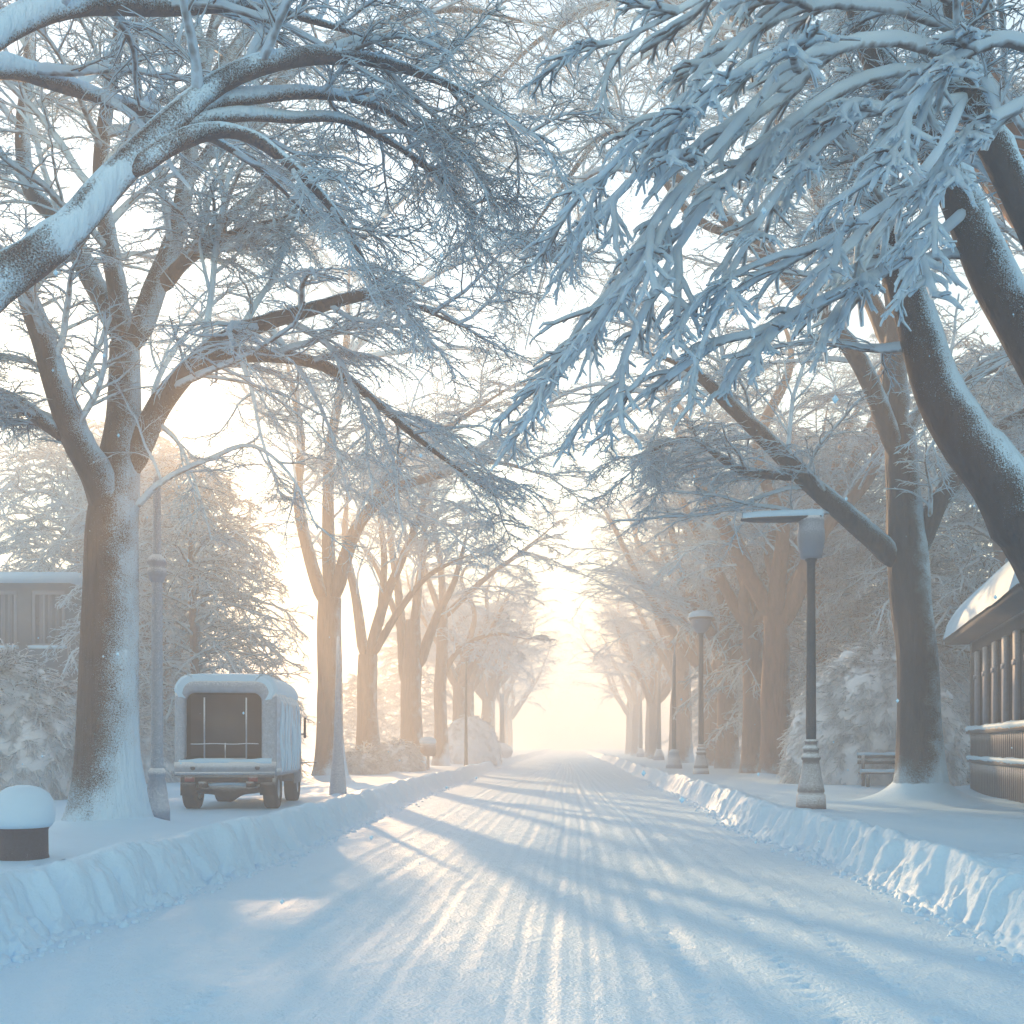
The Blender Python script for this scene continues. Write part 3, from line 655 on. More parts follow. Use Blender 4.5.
# ---- frosted bushy trees behind the pavements
def bushy(seed, H=11., R=4.0, n1=46, tw=2.4, low=1.0):
    rng = RS(seed)
    trunk = (np.array([(0, 0, -.2), (.1, 0, H * .3), (-.1, .1, H * .65), (0, 0, H * .92)]), np.array([.28, .24, .15, .05]))
    root = empty('frosted_tree', (0, 0, 0)); tag(root, 'x', 'tree')
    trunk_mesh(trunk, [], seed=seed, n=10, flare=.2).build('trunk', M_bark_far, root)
    K = 9; n = n1
    f = (np.arange(n) + rng.rand(n)) / n; z = low + (H * .95 - low) * f; a = np.arange(n) * 2.4 + rng.rand(n) * .6
    L = R * np.sqrt(np.clip(1 - (f - .25) ** 2 * 1.5, .05, 1)) * (.75 + .45 * rng.rand(n))
    t = np.linspace(0, 1, K)[None]
    rr = L[:, None] * t; zz = z[:, None] + L[:, None] * (.55 * t - .75 * t ** 2.2)
    PP = np.stack([rr * np.cos(a)[:, None], rr * np.sin(a)[:, None], zz], -1); PP[:, 1:] += rng.randn(n, K - 1, 3) * .12
    RR = np.linspace(.07, .025, K)[None] * np.ones((n, 1))
    mb = MB(); mb.tubes(PP, RR, 5, .9)
    q2, r2 = spawn(PP, RR, 11, .12, 1.0, .42, 48, .22, 6, .15, rng, .7, .022, .7, lmin=.4, tip=.6); mb.tubes(q2, r2, 4, .5)
    q3, r3 = spawn(q2, r2, 6, .1, 1, .45, 45, .25, 4, .15, rng, .8, .02, .6, lmin=.3, lmax=.9, tip=.7); mb.tubes(q3, r3, 3)
    q4, r4 = spawn(q3, r3, 4, .15, 1, .5, 45, .2, 3, .15, rng, .9, .016, .6, lmin=.15, lmax=.4, tip=.7); mb.tubes(q4, r4, 3)
    mb.build('crown', M_rime_far, root)
    return root
ba = bushy(41); bb = bushy(42, H=13, R=4.6, n1=52, low=1.5)
BG = 'frosted trees behind the right pavement'; BL = 'frosted trees behind the left pavement'
ba.location = (13.3, 42, .3); tag(ba, 'frosted bushy tree behind the domed shrub, right of the big tree trunk', 'tree', BG)
bb.location = (16.5, 38, .3); bb.scale = (1.3,) * 3; tag(bb, 'tall frosted tree rising over the kiosk roof', 'tree', BG)
for k, (src, x, y, s, lab) in enumerate([
        (bb, 12.6, 50, 1.35, 'frosted bushy tree seen between the tall lamp and the big right tree'),
        (ba, 20, 44, 1.6, 'frosted tree behind the kiosk, farthest to the right'),
        (ba, 14.5, 60, 1.3, 'hazy frosted tree behind the nearest trunks of the right row'),
        (bb, 14.5, 78, 1.2, 'pale hazy frosted tree behind the third lamp on the right'),
        (ba, 15.5, 98, 1.3, 'fainter frosted tree behind the far end of the right row')]):
    copy_tree(src, (x, y, .3), k * 1.3, s, lab, BG)
for k, (src, x, y, s, lab) in enumerate([
        (bb, -14.2, 38, .95, 'drooping frosted tree behind the truck canopy'),
        (bb, -21.5, 51, 1.35, 'frosted tree just right of the grey house, between it and the big left tree'),
        (ba, -17.2, 21.5, .85, 'bluish frosted tree at the left edge above the domed shrub'),
        (bb, -26.5, 54, 1.5, 'frosted tree rising behind the roof of the grey house'),
        (ba, -15, 72, .6, 'hazy frosted tree behind the small round bushes'),
        (bb, -15, 95, 1.1, 'faintest frosted tree behind the end of the left row')]):
    copy_tree(src, (x, y, .3), k * 1.7 + .4, s, lab, BL)

def added_far_wood(seed=91):  # wood added to cover the bright sky along the horizon
    rng = RS(seed); mb = MB()
    spots = [(-95 + 7.5 * k + rng.rand() * 5, 190 + 45 * rng.rand(), 11 + 5 * rng.rand()) for k in range(26)] + [(-34 - 4 * k, 78 + 13 * k, 12 + 2 * rng.rand()) for k in range(7)] + [(30 + 4 * k, 70 + 14 * k, 13.) for k in range(7)]
    for (x, y, H) in spots:
        if -16 < x < 13 and y > 150: continue
        n = 26; f = (np.arange(n) + rng.rand(n)) / n; a = np.arange(n) * 2.4; L = H * .36 * np.sqrt(np.clip(1 - (f - .4) ** 2 * 2.2, .05, 1)); t = np.linspace(0, 1, 5)[None]
        z = 1 + (H - 1.5) * f
        PP = np.stack([x + L[:, None] * t * np.cos(a)[:, None], y + L[:, None] * t * np.sin(a)[:, None], z[:, None] + L[:, None] * (.6 * t - .6 * t ** 2)], -1)
        mb.tubes(PP, np.linspace(.14, .05, 5)[None] * np.ones((n, 1)), 4)
        mb.tubes(np.array([[x, y, -.1], [x, y, H * .5], [x, y, H * .9]]), np.array([.4, .3, .1]), 6)
        q, r = spawn(PP, np.full((n, 5), .08), 8, .1, 1, .5, 48, .2, 4, .15, rng, 1, .05, .6, lmin=.8, tip=.7); mb.tubes(q, r, 3)
        q, r = spawn(q, r, 5, .1, 1, .6, 45, .2, 3, .15, rng, 1, .045, .6, lmin=.6, tip=.7); mb.tubes(q, r, 3)
    o = mb.build('added_far_wood', M_rime); tag(o, 'added far off frosted wood hiding the bright horizon in the haze', 'wood', kind='stuff')
added_far_wood()
# ---- domed shrubs
def dome(name, loc, rx, ry, rz, seed, label, n=520, ln=.6, tw=1.0, group=None, lev=5, parts=True):
    rng = RS(seed); root = empty(name, loc); tag(root, label, 'shrub', group)
    # inner mass of packed snow
    u = np.linspace(0, 2 * pi, 160, endpoint=False); v = np.linspace(0, 1, 70)
    U, V = np.meshgrid(u, v); th = V * pi / 2
    X = np.cos(U) * np.cos(th); Yy = np.sin(U) * np.cos(th); Z = np.sin(th) ** .8
    dsp = .955 + .05 * fbm(X * 3 + seed, Yy * 3, Z * 3, 3, seed) + .03 * fbm(X * 11 + seed, Yy * 11, Z * 11, 3, seed + 3)
    mb = MB(); V3 = np.stack([X * rx * dsp, Yy * ry * dsp, Z * rz * dsp - .1], -1)
    nU = 160; i = np.arange(69)[:, None]; j = np.arange(nU)[None]; j2 = (j + 1) % nU
    mb.add(V3.reshape(-1, 3), np.stack([i * nU + j, i * nU + j2, (i + 1) * nU + j2, (i + 1) * nU + j], -1).reshape(-1, 4))
    mb.build('inner_thicket', M_thicket, root)
    a = rng.rand(n) * 2 * pi; h = rng.rand(n) ** .9; c = np.sqrt(np.clip(1 - h ** 2, 0, 1))
    S = np.stack([np.cos(a) * c * rx, np.sin(a) * c * ry, h * rz], -1)
    out = norm(np.stack([np.cos(a) * c / rx, np.sin(a) * c / ry, h / rz], -1))
    tn = np.array([0, 0, -1.0]) - out * (-out[:, 2:3]); tn = norm(tn + rng.randn(n, 3) * .35)
    K = 6; Q = np.empty((n, K, 3)); Q[:, 0] = S * .94; D = norm(out * .9 + tn * .5 + rng.randn(n, 3) * .2)
    st = (ln * (.6 + .8 * rng.rand(n)) / (K - 1))[:, None]
    for k in range(1, K): D = norm(D + tn * .28 + np.array([0, 0, -.12]) + rng.randn(n, 3) * .08); Q[:, k] = Q[:, k - 1] + D * st
    mb = MB(); R = np.linspace(.028, .014, K)[None] * tw * np.ones((n, 1)); mb.tubes(Q, R, 4, .5)
    q2, r2 = spawn(Q, R, lev, .15, 1, .5, 38, .12, 4, .12, rng, .85, .014 * tw, .8, lmin=.18, tip=.6); mb.tubes(q2, r2, 3)
    q3, r3 = spawn(q2, r2, 3, .2, 1, .5, 38, .1, 3, .1, rng, .85, .011 * tw, .8, lmin=.08, tip=.6); mb.tubes(q3, r3, 3)
    z = [v[:, 2] for v in mb.V]
    for v in mb.V: v[:, 2] = np.maximum(v[:, 2], -.08)
    mb.build('frosted_branches', M_rime, root)
    return root
M_thicket = plain('thicket', (.66, .80, .90), .9, 0, 6, .12, 1.0, frost=1.0, bscale=14)
dome('domed_shrub', (10.5, 34, .35), 3.1, 2.8, 4.9, 51, 'huge domed snow laden shrub behind the bench on the right', n=1500, ln=.55)
dome('domed_shrub', (15.0, 36.5, .35), 2.3, 2.2, 4.4, 55, 'frosted shrub squeezed between the big right trunk and the kiosk', n=800, ln=.7)
dome('domed_shrub', (-14.6, 25, .35), 2.9, 2.6, 3.7, 52, 'big weeping snow laden shrub at the left edge behind the bollard', n=1300, ln=.55)
dome('domed_shrub', (-15.8, 34, .35), 2.6, 2.2, 2.6, 56, 'low frosted shrub between the big left trunk and the truck', n=800, ln=.7)
dome('domed_shrub', (-13.6, 40, .35), 2.6, 2.2, 3.4, 57, 'dark frosted shrub directly behind the truck', n=800, ln=.7)
for (px, py, Yd, r, h, s, lab) in [(362, 772, 45, 1.05, 1.15, 61, 'small round snow capped bush just right of the tapered left pole'), (396, 770, 50, 1.35, 1.6, 62, 'small round snow capped bush before the twin stemmed tree'), (470, 762, 72, 2.3, 3.6, 63, 'taller hazy rounded bush behind the thin pole')]:
    p = P(px, py, Yd); dome('round_bush', (p[0], Yd, .35), r, r, h, s, lab, n=260, ln=.35, tw=1.2, group='round bushes on the left')

# ------------------------------------------------------------------ lamps and poles
LG = 'street lamps and poles on the right pavement'
def lamp(loc, label, H=6.2, s=1.0, head='disc', group=LG):
    x, y = loc; z = gz(x, y) - .08
    root = empty('street_lamp', (x, y, z)); tag(root, label, 'street lamp', group)
    b = MB().lathe([(0.001, 0), (.30, 0), (.30, .10), (.29, .30), (.255, .34), (.27, .38), (.25, .50), (.21, .70), (.175, .92), (.165, 1.0), (.19, 1.03), (.20, 1.07), (.16, 1.12), (.15, 1.2), (.17, 1.24), (.13, 1.28), (.12, 1.36), (.14, 1.39), (.10, 1.43)], n=28)
    b.build('lamp_base', M_lampbase, root)
    MB().lathe([(.10, 1.40), (.105, 1.6), (.095, 3), (.085, H - 1.0), (.085, H - .92), (.11, H - .9), (.13, H - .84)], n=18).build('pole', M_iron, root)
    if head == 'disc':
        MB().lathe([(.12, H - .86), (.22, H - .84), (.23, H - .74), (.235, H - .70), (.255, H - .66), (.275, H - .45), (.275, H - .28), (.26, H - .24), (.265, H - .10), (.25, H - .02), (.001, H - .01)], n=24).build('lantern', M_glass, root)
        a = MB(); t = np.linspace(0, 1, 14)
        hw = .02 + .21 * np.sin(np.clip(t * .93 + .07, 0, 1) * pi * .62) ** .7
        ang = np.arange(16) / 16 * 2 * pi
        X = .16 - 1.58 * (1 - t)[:, None] + 0 * ang; Yy = hw[:, None] * np.cos(ang)
        Z = (H - .06 + .03 * t[:, None]) + (.065) * np.sin(ang) * np.clip(hw[:, None] / .15, .2, 1)
        V = np.stack([X, Yy, Z], -1).reshape(-1, 3); i = np.arange(13)[:, None]; j = np.arange(16)[None]; j2 = (j + 1) % 16
        Q = np.stack([i * 16 + j, i * 16 + j2, (i + 1) * 16 + j2, (i + 1) * 16 + j], -1).reshape(-1, 4)
        a.add(V, Q).build('luminaire_arm', M_iron, root)
        s_ = MB(); V2 = V.copy(); V2[:, 2] = np.where(V2[:, 2] > H - .05 + .01, V2[:, 2] + .10, V2[:, 2] + .04); V2[:, 1] *= 1.04; V2[:, 0] += .03
        s_.add(V2, Q); s_.lathe([(.245, H - .03), (.255, H + .04), (.22, H + .10), (.12, H + .14), (.001, H + .15)], n=24); s_.build('snow_cap', M_snow, root)
    elif head == 'globe':
        MB().lathe([(.14, H - .86), (.26, H - .7), (.34, H - .5), (.37, H - .3), (.36, H - .22)], n=24).build('lantern', M_glass, root)
        MB().lathe([(.20, H - .26), (.44, H - .22), (.46, H - .16), (.40, H - .10), (.38, H - .08)], n=24).build('hood', M_iron, root)
        MB().lathe([(.45, H - .14), (.47, H - .08), (.44, H + .04), (.34, H + .14), (.16, H + .19), (.001, H + .2)], n=24).build('snow_cap', M_snow, root)
    return root
p = P(811, 0, 20.3)
lamp((p[0], 20.3), 'tall dark lamp post with flat snow covered arm, nearest on the right', H=5.95)
p = P(701, 0, 46); l2 = lamp((p[0], 46), 'lamp post with round snow capped lantern, second on the right', H=7.4, head='globe'); l2.scale = (1.25, 1.25, 1)

def pole(loc, label, prof, mat=None, name='lamp_pole', ball=None, arm=None, group=None, basep=None, topcap=True, r=None):
    x, y = loc; z = gz(x, y) - .05
    root = empty(name, (x, y, z)); tag(root, label, 'pole', group)
    if basep: MB().lathe(basep, n=20).build('pole_base', M_ironf, root)
    MB().lathe(prof, n=16).build('shaft', mat or M_ironf, root)
    if ball: MB().lathe(ball, n=18).build('collar', M_ironf, root)
    if arm:
        s = spline(arm, 24); MB().tubes(s[:, :3], np.full(24, .035), 8, 1.0).build('arm', M_ironf, root)
    return root
LP = 'poles on the left pavement'
p = P(157, 0, 17.0)
pole((p[0], 17.0), 'tall frosted pole with a collar halfway, right of the big left tree', [(.105, .9), (.10, 1.4), (.085, 4.2), (.07, 4.5), (.06, 5.85), (.05, 5.9), (.001, 5.92)], group=LP,
     basep=[(.001, 0), (.21, 0), (.21, .22), (.19, .3), (.17, .5), (.13, .75), (.15, .8), (.15, .86), (.10, .93)],
     ball=[(.07, 4.05), (.12, 4.12), (.16, 4.22), (.15, 4.3), (.12, 4.36), (.16, 4.4), (.14, 4.48), (.06, 4.56)])
p = P(338, 0, 25.8)
pole((p[0], 25.8), 'short grey pole with a wide tapering foot in front of the first hazy tree', [(.235, -.1), (.22, .2), (.17, .7), (.12, 1.3), (.085, 2.2), (.06, 3.2), (.035, 4.1), (.001, 4.15)], group=LP)
p = P(466, 0, 56)
pole((p[0], 56), 'thin dark pole before the hazy left row', [(.14, 0), (.10, .6), (.075, 3), (.06, 6.2), (.001, 6.3)], group=LP, mat=M_iron)
p = P(502, 0, 92)
pole((p[0], 92), 'faint far pole with a round foot on the left', [(.3, 1.2), (.25, 1.6), (.2, 3), (.18, 6), (.001, 6.1)], group=LP, mat=M_iron,
     basep=[(.001, 0), (.5, 0), (.9, .4), (1.0, .8), (.8, 1.2), (.4, 1.5), (.2, 1.6)])
p = P(674, 0, 55)
pole((p[0], 55), 'slim pole with a curved arm, third on the right', [(.13, .9), (.12, 2), (.11, 4), (.09, 6.3), (.001, 6.4)], group=LG, mat=M_iron,
     basep=[(.001, 0), (.48, 0), (.42, .3), (.36, .6), (.25, .85), (.3, .95), (.15, 1.1)], arm=[(0, 0, 6.3), (.15, 0, 7.3), (.7, 0, 8.0), (1.8, 0, 7.9)])
for k, (px, Yd, h, lab) in enumerate([(659, 84, 7.5, 'hazy pole, fourth on the right'), (641, 110, 7.5, 'very faint pole, fifth and farthest on the right')]):
    p = P(px, 0, Yd); pole((p[0], Yd), lab, [(.2, .9), (.15, 4), (.12, h), (.001, h + .1)], group=LG, mat=M_iron, basep=[(.001, 0), (.5, 0), (.42, .5), (.2, 1.0)])

# ------------------------------------------------------------------ snow capped bollard
x, y = P(23, 0, 11.6)[0], 11.6; z = gz(x, y) - .05
root = empty('bollard', (x, y, z)); tag(root, 'short dark round bollard under a thick dome of snow at the left edge', 'bollard')
MB().lathe([(.001, 0), (.27, 0), (.275, .04), (.265, .08), (.262, .36), (.28, .40), (.28, .45), (.001, .46)], n=36).build('drum', plain('dark_stone', (.035, .045, .07), .7, 0, 25, .4, .4, frost=.12, bscale=60), root)
MB().lathe([(.001, .40), (.30, .40), (.335, .45), (.345, .55), (.33, .68), (.27, .79), (.17, .86), (.06, .885), (.001, .887)], n=40, wob=.05).build('snow_cap', M_snow, root)
# small post box far left
p = P(428, 0, 52); x, y = p[0], 52; z = gz(x, y) - .05
root = empty('post_box', (x, y, z)); tag(root, 'small box on a post with a cap of snow, before the hazy left row', 'post box')
MB().lathe([(.09, 0), (.08, .9)], n=12).build('post', M_lampbase, root)
m = MB(); m.lathe([(.001, .75), (.36, .75), (.42, .9), (.42, 1.35), (.36, 1.45), (.001, 1.5)], n=20); m.build('box', plain('brown_paint', (.16, .08, .06), .6, 0, 9, .3, .2, frost=.4), root)
MB().lathe([(.40, 1.42), (.46, 1.5), (.40, 1.66), (.2, 1.75), (.001, 1.76)], n=20, wob=.05).build('snow_cap', M_snow, root)

# ------------------------------------------------------------------ truck
M_canvas = plain('frosted_canvas', (.46, .56, .68), .8, 0, 10, .35, .4, frost=.40, bscale=30)
M_frame = plain('frosted_frame', (.26, .34, .44), .6, .1, 14, .35, .2, frost=.45)
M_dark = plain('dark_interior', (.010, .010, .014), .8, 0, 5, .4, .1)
M_tyre = plain('tyre_rubber', (.022, .026, .034), .85, 0, 30, .3, .4, frost=.25)
M_under = plain('underbody', (.030, .024, .028), .7, .2, 12, .5, .3, frost=.25)
M_red = plain('tail_lamp_red', (.25, .03, .03), .35, 0, 6, .2, .05, frost=.15)
M_mir = plain('black_plastic', (.012, .012, .016), .4)
th = radians(7.0)
loc = (-5.93, 20.35, 0.36)
truck = empty('truck', loc, th)
tag(truck, 'parked old canvas backed truck seen from behind with thick snow on its roof', 'truck')
Lb, Wb, z0, z1 = 2.9, 1.98, .74, 2.66       # body: local x from -Wb to 0, y from 0 to Lb
def rrect(w, zlo, zhi, r, n=10, flare=0):
    """rounded top outline from bottom left over the top to bottom right"""
    pts = [(-w / 2, zlo)]
    for a in np.linspace(pi, pi / 2, n): pts.append((-w / 2 + r + r * cos(a) , zhi - r + r * sin(a)))
    for a in np.linspace(pi / 2, 0, n): pts.append((w / 2 - r + r * cos(a), zhi - r + r * sin(a)))
    pts.append((w / 2, zlo)); return np.array(pts)
# canvas tilt shell with ribs on its sides
cxm = -Wb / 2
prof = rrect(Wb, z0, z1, .34)
dense = spline(np.c_[prof, np.zeros(len(prof))], 90)[:, :2]
ys = np.linspace(0.0, Lb, 150)
nx = dense.shape[0]
dn = np.gradient(dense, axis=0); nrm = np.stack([-dn[:, 1], dn[:, 0]], -1); nrm /= np.linalg.norm(nrm, axis=1, keepdims=True)
m = MB()
sidew = np.clip((z1 - .30 - dense[:, 1]) / .15, 0, 1) * np.clip((dense[:, 1] - z0) / .05, 0, 1)
rib = (np.abs(np.sin(ys * 2 * pi / .62)) ** .6 - .5) * .18 * sstep(.12, .3, ys) * sstep(Lb, Lb - .15, ys)
disp = rib[:, None] * sidew[None] + .01 * vnoise(ys[:, None] * 3, dense[None, :, 1] * 3 + dense[None, :, 0] * 2, 0, 3)
X = cxm + dense[None, :, 0] + nrm[None, :, 0] * disp; Z = dense[None, :, 1] + nrm[None, :, 1] * disp; Yy = ys[:, None] + 0 * X
m.grid(X, Yy, Z, flip=True); 
ins = .05
X2 = cxm + dense[None, :, 0] * (1 - .06) + 0 * ys[:, None]; Z2 = z0 + (dense[None, :, 1] - z0) * .965 + 0 * ys[:, None]
m.grid(X2, Yy, Z2)
m.grid(np.stack([X[-1], X2[-1]]), np.stack([Yy[-1], Yy[-1]]), np.stack([Z[-1], Z2[-1]]))
m.build('canvas_cover', M_canvas, truck)
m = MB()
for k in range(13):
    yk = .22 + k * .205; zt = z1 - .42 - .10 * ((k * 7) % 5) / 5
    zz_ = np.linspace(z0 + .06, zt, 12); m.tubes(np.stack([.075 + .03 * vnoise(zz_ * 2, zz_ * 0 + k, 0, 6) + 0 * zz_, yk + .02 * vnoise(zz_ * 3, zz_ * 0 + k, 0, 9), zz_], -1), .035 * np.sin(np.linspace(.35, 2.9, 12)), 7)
m.build('fold_highlights', M_snow, truck)  # pale bars paint in the light and dark contrast of the ribs
# rear surround: rounded frame with a rounded opening
outer = dense; ow = 1.50
op = rrect(ow, 1.10, 2.40, .18); opd = spline(np.c_[op, np.zeros(len(op))], 90)[:, :2]; opd[:, 0] -= .05
m = MB()
rings = [(outer, .03), (outer * 1.0, -.045), ((outer * .8 + opd * .2), -.075), (opd * .75 + outer * .25, -.07), (opd, -.03), (opd, .12)]
Xr = np.stack([cxm + r[:, 0] for r, _ in rings]); Zr = np.stack([r[:, 1] for r, _ in rings]); Yr = np.stack([np.full(90, d) for _, d in rings])
m.grid(Xr, Yr, Zr, flip=True)
m.build('rear_surround', M_frame, truck)
# dark inside; a dark sheet paints the shade across the opening
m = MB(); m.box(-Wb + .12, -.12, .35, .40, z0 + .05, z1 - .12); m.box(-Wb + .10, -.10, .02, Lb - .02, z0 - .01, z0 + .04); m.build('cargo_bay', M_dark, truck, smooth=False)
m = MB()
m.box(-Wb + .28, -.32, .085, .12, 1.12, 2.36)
m.build('opening_shade_sheet', plain('opening_shade', (.014, .016, .024), .4, 0, 4, .5, .15), truck, smooth=False)
m = MB()
for fx in (.30, 1.12): m.box(-Wb + .26 + fx - .012, -Wb + .26 + fx + .012, -.005, .03, 1.06, 2.30)
m.box(-Wb + .26 + .70, -Wb + .26 + .715, -.002, .02, 1.02, 1.38)
m.box(-Wb + .56, -Wb + 1.38, -.01, .02, 1.05, 1.075)
m.build('frame_bar', M_frame, truck, smooth=False)
m = MB(); n = 30; xx = np.linspace(-Wb + .30, -.36, n)
m.tubes(np.stack([xx, np.full(n, -.0), 1.36 + .006 * np.sin(xx * 9)], -1), np.full(n, .010), 6, 1); m.build('rope', M_frame, truck)
# tailgate
m = MB(); m.box(-Wb - .0, .0, -.09, -.01, .76, 1.00); m.box(-Wb + .02, -.02, -.12, -.085, .74, .80); m.build('tailgate', M_frame, truck, smooth=False)
m = MB(); xx = np.linspace(-Wb + .08, -.08, 40); m.tubes(np.stack([xx, np.full(40, -.045), np.full(40, 1.015)], -1), .05 + .018 * vnoise(xx * 4, xx * 0, 0, 4), 10, 0)
m.build('tailgate_snow', M_snow, truck)
# roof snow: thick pillow
m = MB(); pf = rrect(Wb + .06, z1 - .36, z1 + .12, .36); pd = spline(np.c_[pf, np.zeros(len(pf))], 70)[:, :2]
ysn = np.linspace(-.10, Lb + .06, 60); e = np.clip(np.minimum((ysn + .10) / .14, (Lb + .06 - ysn) / .14), 0, 1); e = np.sqrt(1 - (1 - e) ** 2)
shrink = (.93 + .07 * e)[:, None]
Xs = cxm + pd[None, :, 0] * shrink; Zs = (z1 - .5) + (pd[None, :, 1] - z1 + .5) * shrink + .014 * fbm(Xs * 3, ysn[:, None] * 3, 0, 3, 8)
low = np.clip((z1 - .22 - pd[:, 1]) / .14, 0, 1)[None]; Xs = Xs - np.sign(pd[None, :, 0]) * low * .075; Zs = Zs - low * .05 * vnoise(ysn[:, None] * 6, pd[None, :, 0], 0, 2)
m.grid(Xs, ysn[:, None] + 0 * Xs, Zs, flip=True)
m.grid(np.stack([Xs[0], cxm + (Xs[0] - cxm) * .88]), np.stack([np.full(70, -.10), np.full(70, -.07)]), np.stack([Zs[0], z1 - .5 + (Zs[0] - z1 + .5) * .80]))
m.build('roof_snow', M_snow, truck)
# lower side rail, cab
for xa, xb in ((-.02, .03), (-Wb - .03, -Wb + .02)):
    m = MB(); m.box(xa, xb, -.02, Lb, .72, .86); m.build('side_rail', M_frame, truck, smooth=False)
cab = MB(); cp = rrect(Wb - .12, .45, 2.35, .30); cd = spline(np.c_[cp, np.zeros(len(cp))], 60)[:, :2]
yc = np.array([Lb + .03, Lb + .05, Lb + 1.05, Lb + 1.25, Lb + 1.35]); sh = np.array([.94, 1, 1, .9, .02])
cab.grid(cxm + cd[None, :, 0] * (sh if 0 else np.array([.97, 1, 1, .97, .9]))[:, None], yc[:, None] + 0 * cd[None, :, 0], .45 + (cd[None, :, 1] - .45) * np.array([.97, 1, .98, .86, .6])[:, None], flip=True)
cab.box(-Wb + .12, -.12, Lb + .02, Lb + .06, .5, 2.2); cab.box(-Wb + .2, -.2, Lb + .7, Lb + 1.34, .5, 1.3)
cab.build('cab', plain('dull_blue_paint', (.10, .13, .18), .5, .1, 8, .3, .1, frost=.4), truck)
m = MB(); m.box(.10, .15, Lb + .28, Lb + .34, 1.50, 1.98); m.box(.0, .10, Lb + .29, Lb + .32, 1.58, 1.60); m.build('mirror', M_mir, truck, smooth=False)
m = MB(); xx = np.linspace(.0, .42, 8); m.tubes(np.stack([xx, np.full(8, Lb + .1), .92 + .06 * xx], -1), np.full(8, .014), 6); m.build('marker_rod', M_iron, truck)
for fx, w_ in ((.36, .02), (1.62, .02)):
    m = MB(); m.lathe([(.001, -.012), (.045, -.012), (.05, 0), (.045, .012), (.001, .012)], c=(0, 0, 0), n=12)
    m.V = [v[:, [0, 2, 1]] + np.array([-Wb + fx, -.10, .88]) for v in m.V]; m.build('latch', M_iron, truck)
# wheels
def wheel(x, y, dual=1):
    m = MB(); R, wd = .43, .27
    prof = [(R * .5, -wd / 2), (R * .9, -wd / 2), (R * .98, -wd / 2 + .03), (R, -wd / 2 + .06), (R, wd / 2 - .06), (R * .98, wd / 2 - .03), (R * .9, wd / 2), (R * .5, wd / 2)]
    n = 36; a = np.arange(n) / n * 2 * pi; pr = np.array(prof)
    V = np.stack([x + pr[:, 1][:, None] + 0 * a, y + pr[:, 0][:, None] * np.cos(a), .43 + pr[:, 0][:, None] * np.sin(a)], -1).reshape(-1, 3)
    i = np.arange(len(prof) - 1)[:, None]; j = np.arange(n)[None]; j2 = (j + 1) % n
    Q = np.stack([i * n + j, i * n + j2, (i + 1) * n + j2, (i + 1) * n + j], -1).reshape(-1, 4)
    tr_ = MB().add(V, Q); wo = tr_.build('wheel', M_tyre, truck)
    pr = np.array([(.001, wd / 2 - .05), (R * .25, wd / 2 - .05), (R * .3, wd / 2 - .1), (R * .52, wd / 2 - .02)])
    rm = MB()
    for sgn in (1, -1):
        V = np.stack([x + sgn * pr[:, 1][:, None] + 0 * a, y + pr[:, 0][:, None] * np.cos(a), .43 + pr[:, 0][:, None] * np.sin(a)], -1).reshape(-1, 3)
        i = np.arange(3)[:, None]; rm.add(V, np.stack([i * n + j, i * n + j2, (i + 1) * n + j2, (i + 1) * n + j], -1).reshape(-1, 4))
    rm.build('rim', M_frame, wo)
wheel(-.18, .62); wheel(-Wb + .20, .62); wheel(-.20, 3.45); wheel(-Wb + .20, 3.45)
# curved rear axle and bumper
m = MB(); n = 60; u = np.linspace(0, 1, n); xx = -Wb + .12 + (Wb - .24) * u
zc = .46 - .13 * np.exp(-((u - .5) / .13) ** 2) + .10 * np.cos(u * 4 * pi) * .3
h = .09 + .10 * np.exp(-((u - .5) / .12) ** 2)
ang = np.arange(12) / 12 * 2 * pi
V = np.stack([xx[:, None] + 0 * ang, .30 + .10 * np.cos(ang) + 0 * xx[:, None], zc[:, None] + h[:, None] * np.sin(ang)], -1).reshape(-1, 3)
i = np.arange(n - 1)[:, None]; j = np.arange(12)[None]; j2 = (j + 1) % 12
m.add(V, np.stack([i * 12 + j, i * 12 + j2, (i + 1) * 12 + j2, (i + 1) * 12 + j], -1).reshape(-1, 4)); m.build('rear_axle', M_under, truck)
m = MB(); m.box(-Wb + .10, -.10, .0, 3.9, .58, .74); m.box(-Wb + .45, -Wb + .6, -.02, 4.0, .48, .6); m.box(-.6, -.45, -.02, 4.0, .48, .6)
m.build('chassis', M_under, truck, smooth=False)
m = MB(); xx = np.linspace(-Wb + .42, -.55, 30); m.tubes(np.stack([xx, np.full(30, .20), .54 + .06 * np.exp(-((xx + Wb / 2) / .2) ** 2)], -1), .03 + .05 * np.exp(-((xx + Wb / 2) / .22) ** 2), 8); m.build('axle_snow', M_snow, truck)
for xx in (-Wb + .28, -.46):
    m = MB(); m.box(xx - .09, xx + .09, -.05, .02, .60, .70); m.build('tail_light', M_red, truck, smooth=False)
for xx in (-Wb + .22, -.20):
    m = MB(); m.box(xx - .15, xx + .15, .10, .125, .22 + .1, .66); m.build('mud_flap', M_under, truck, smooth=False)

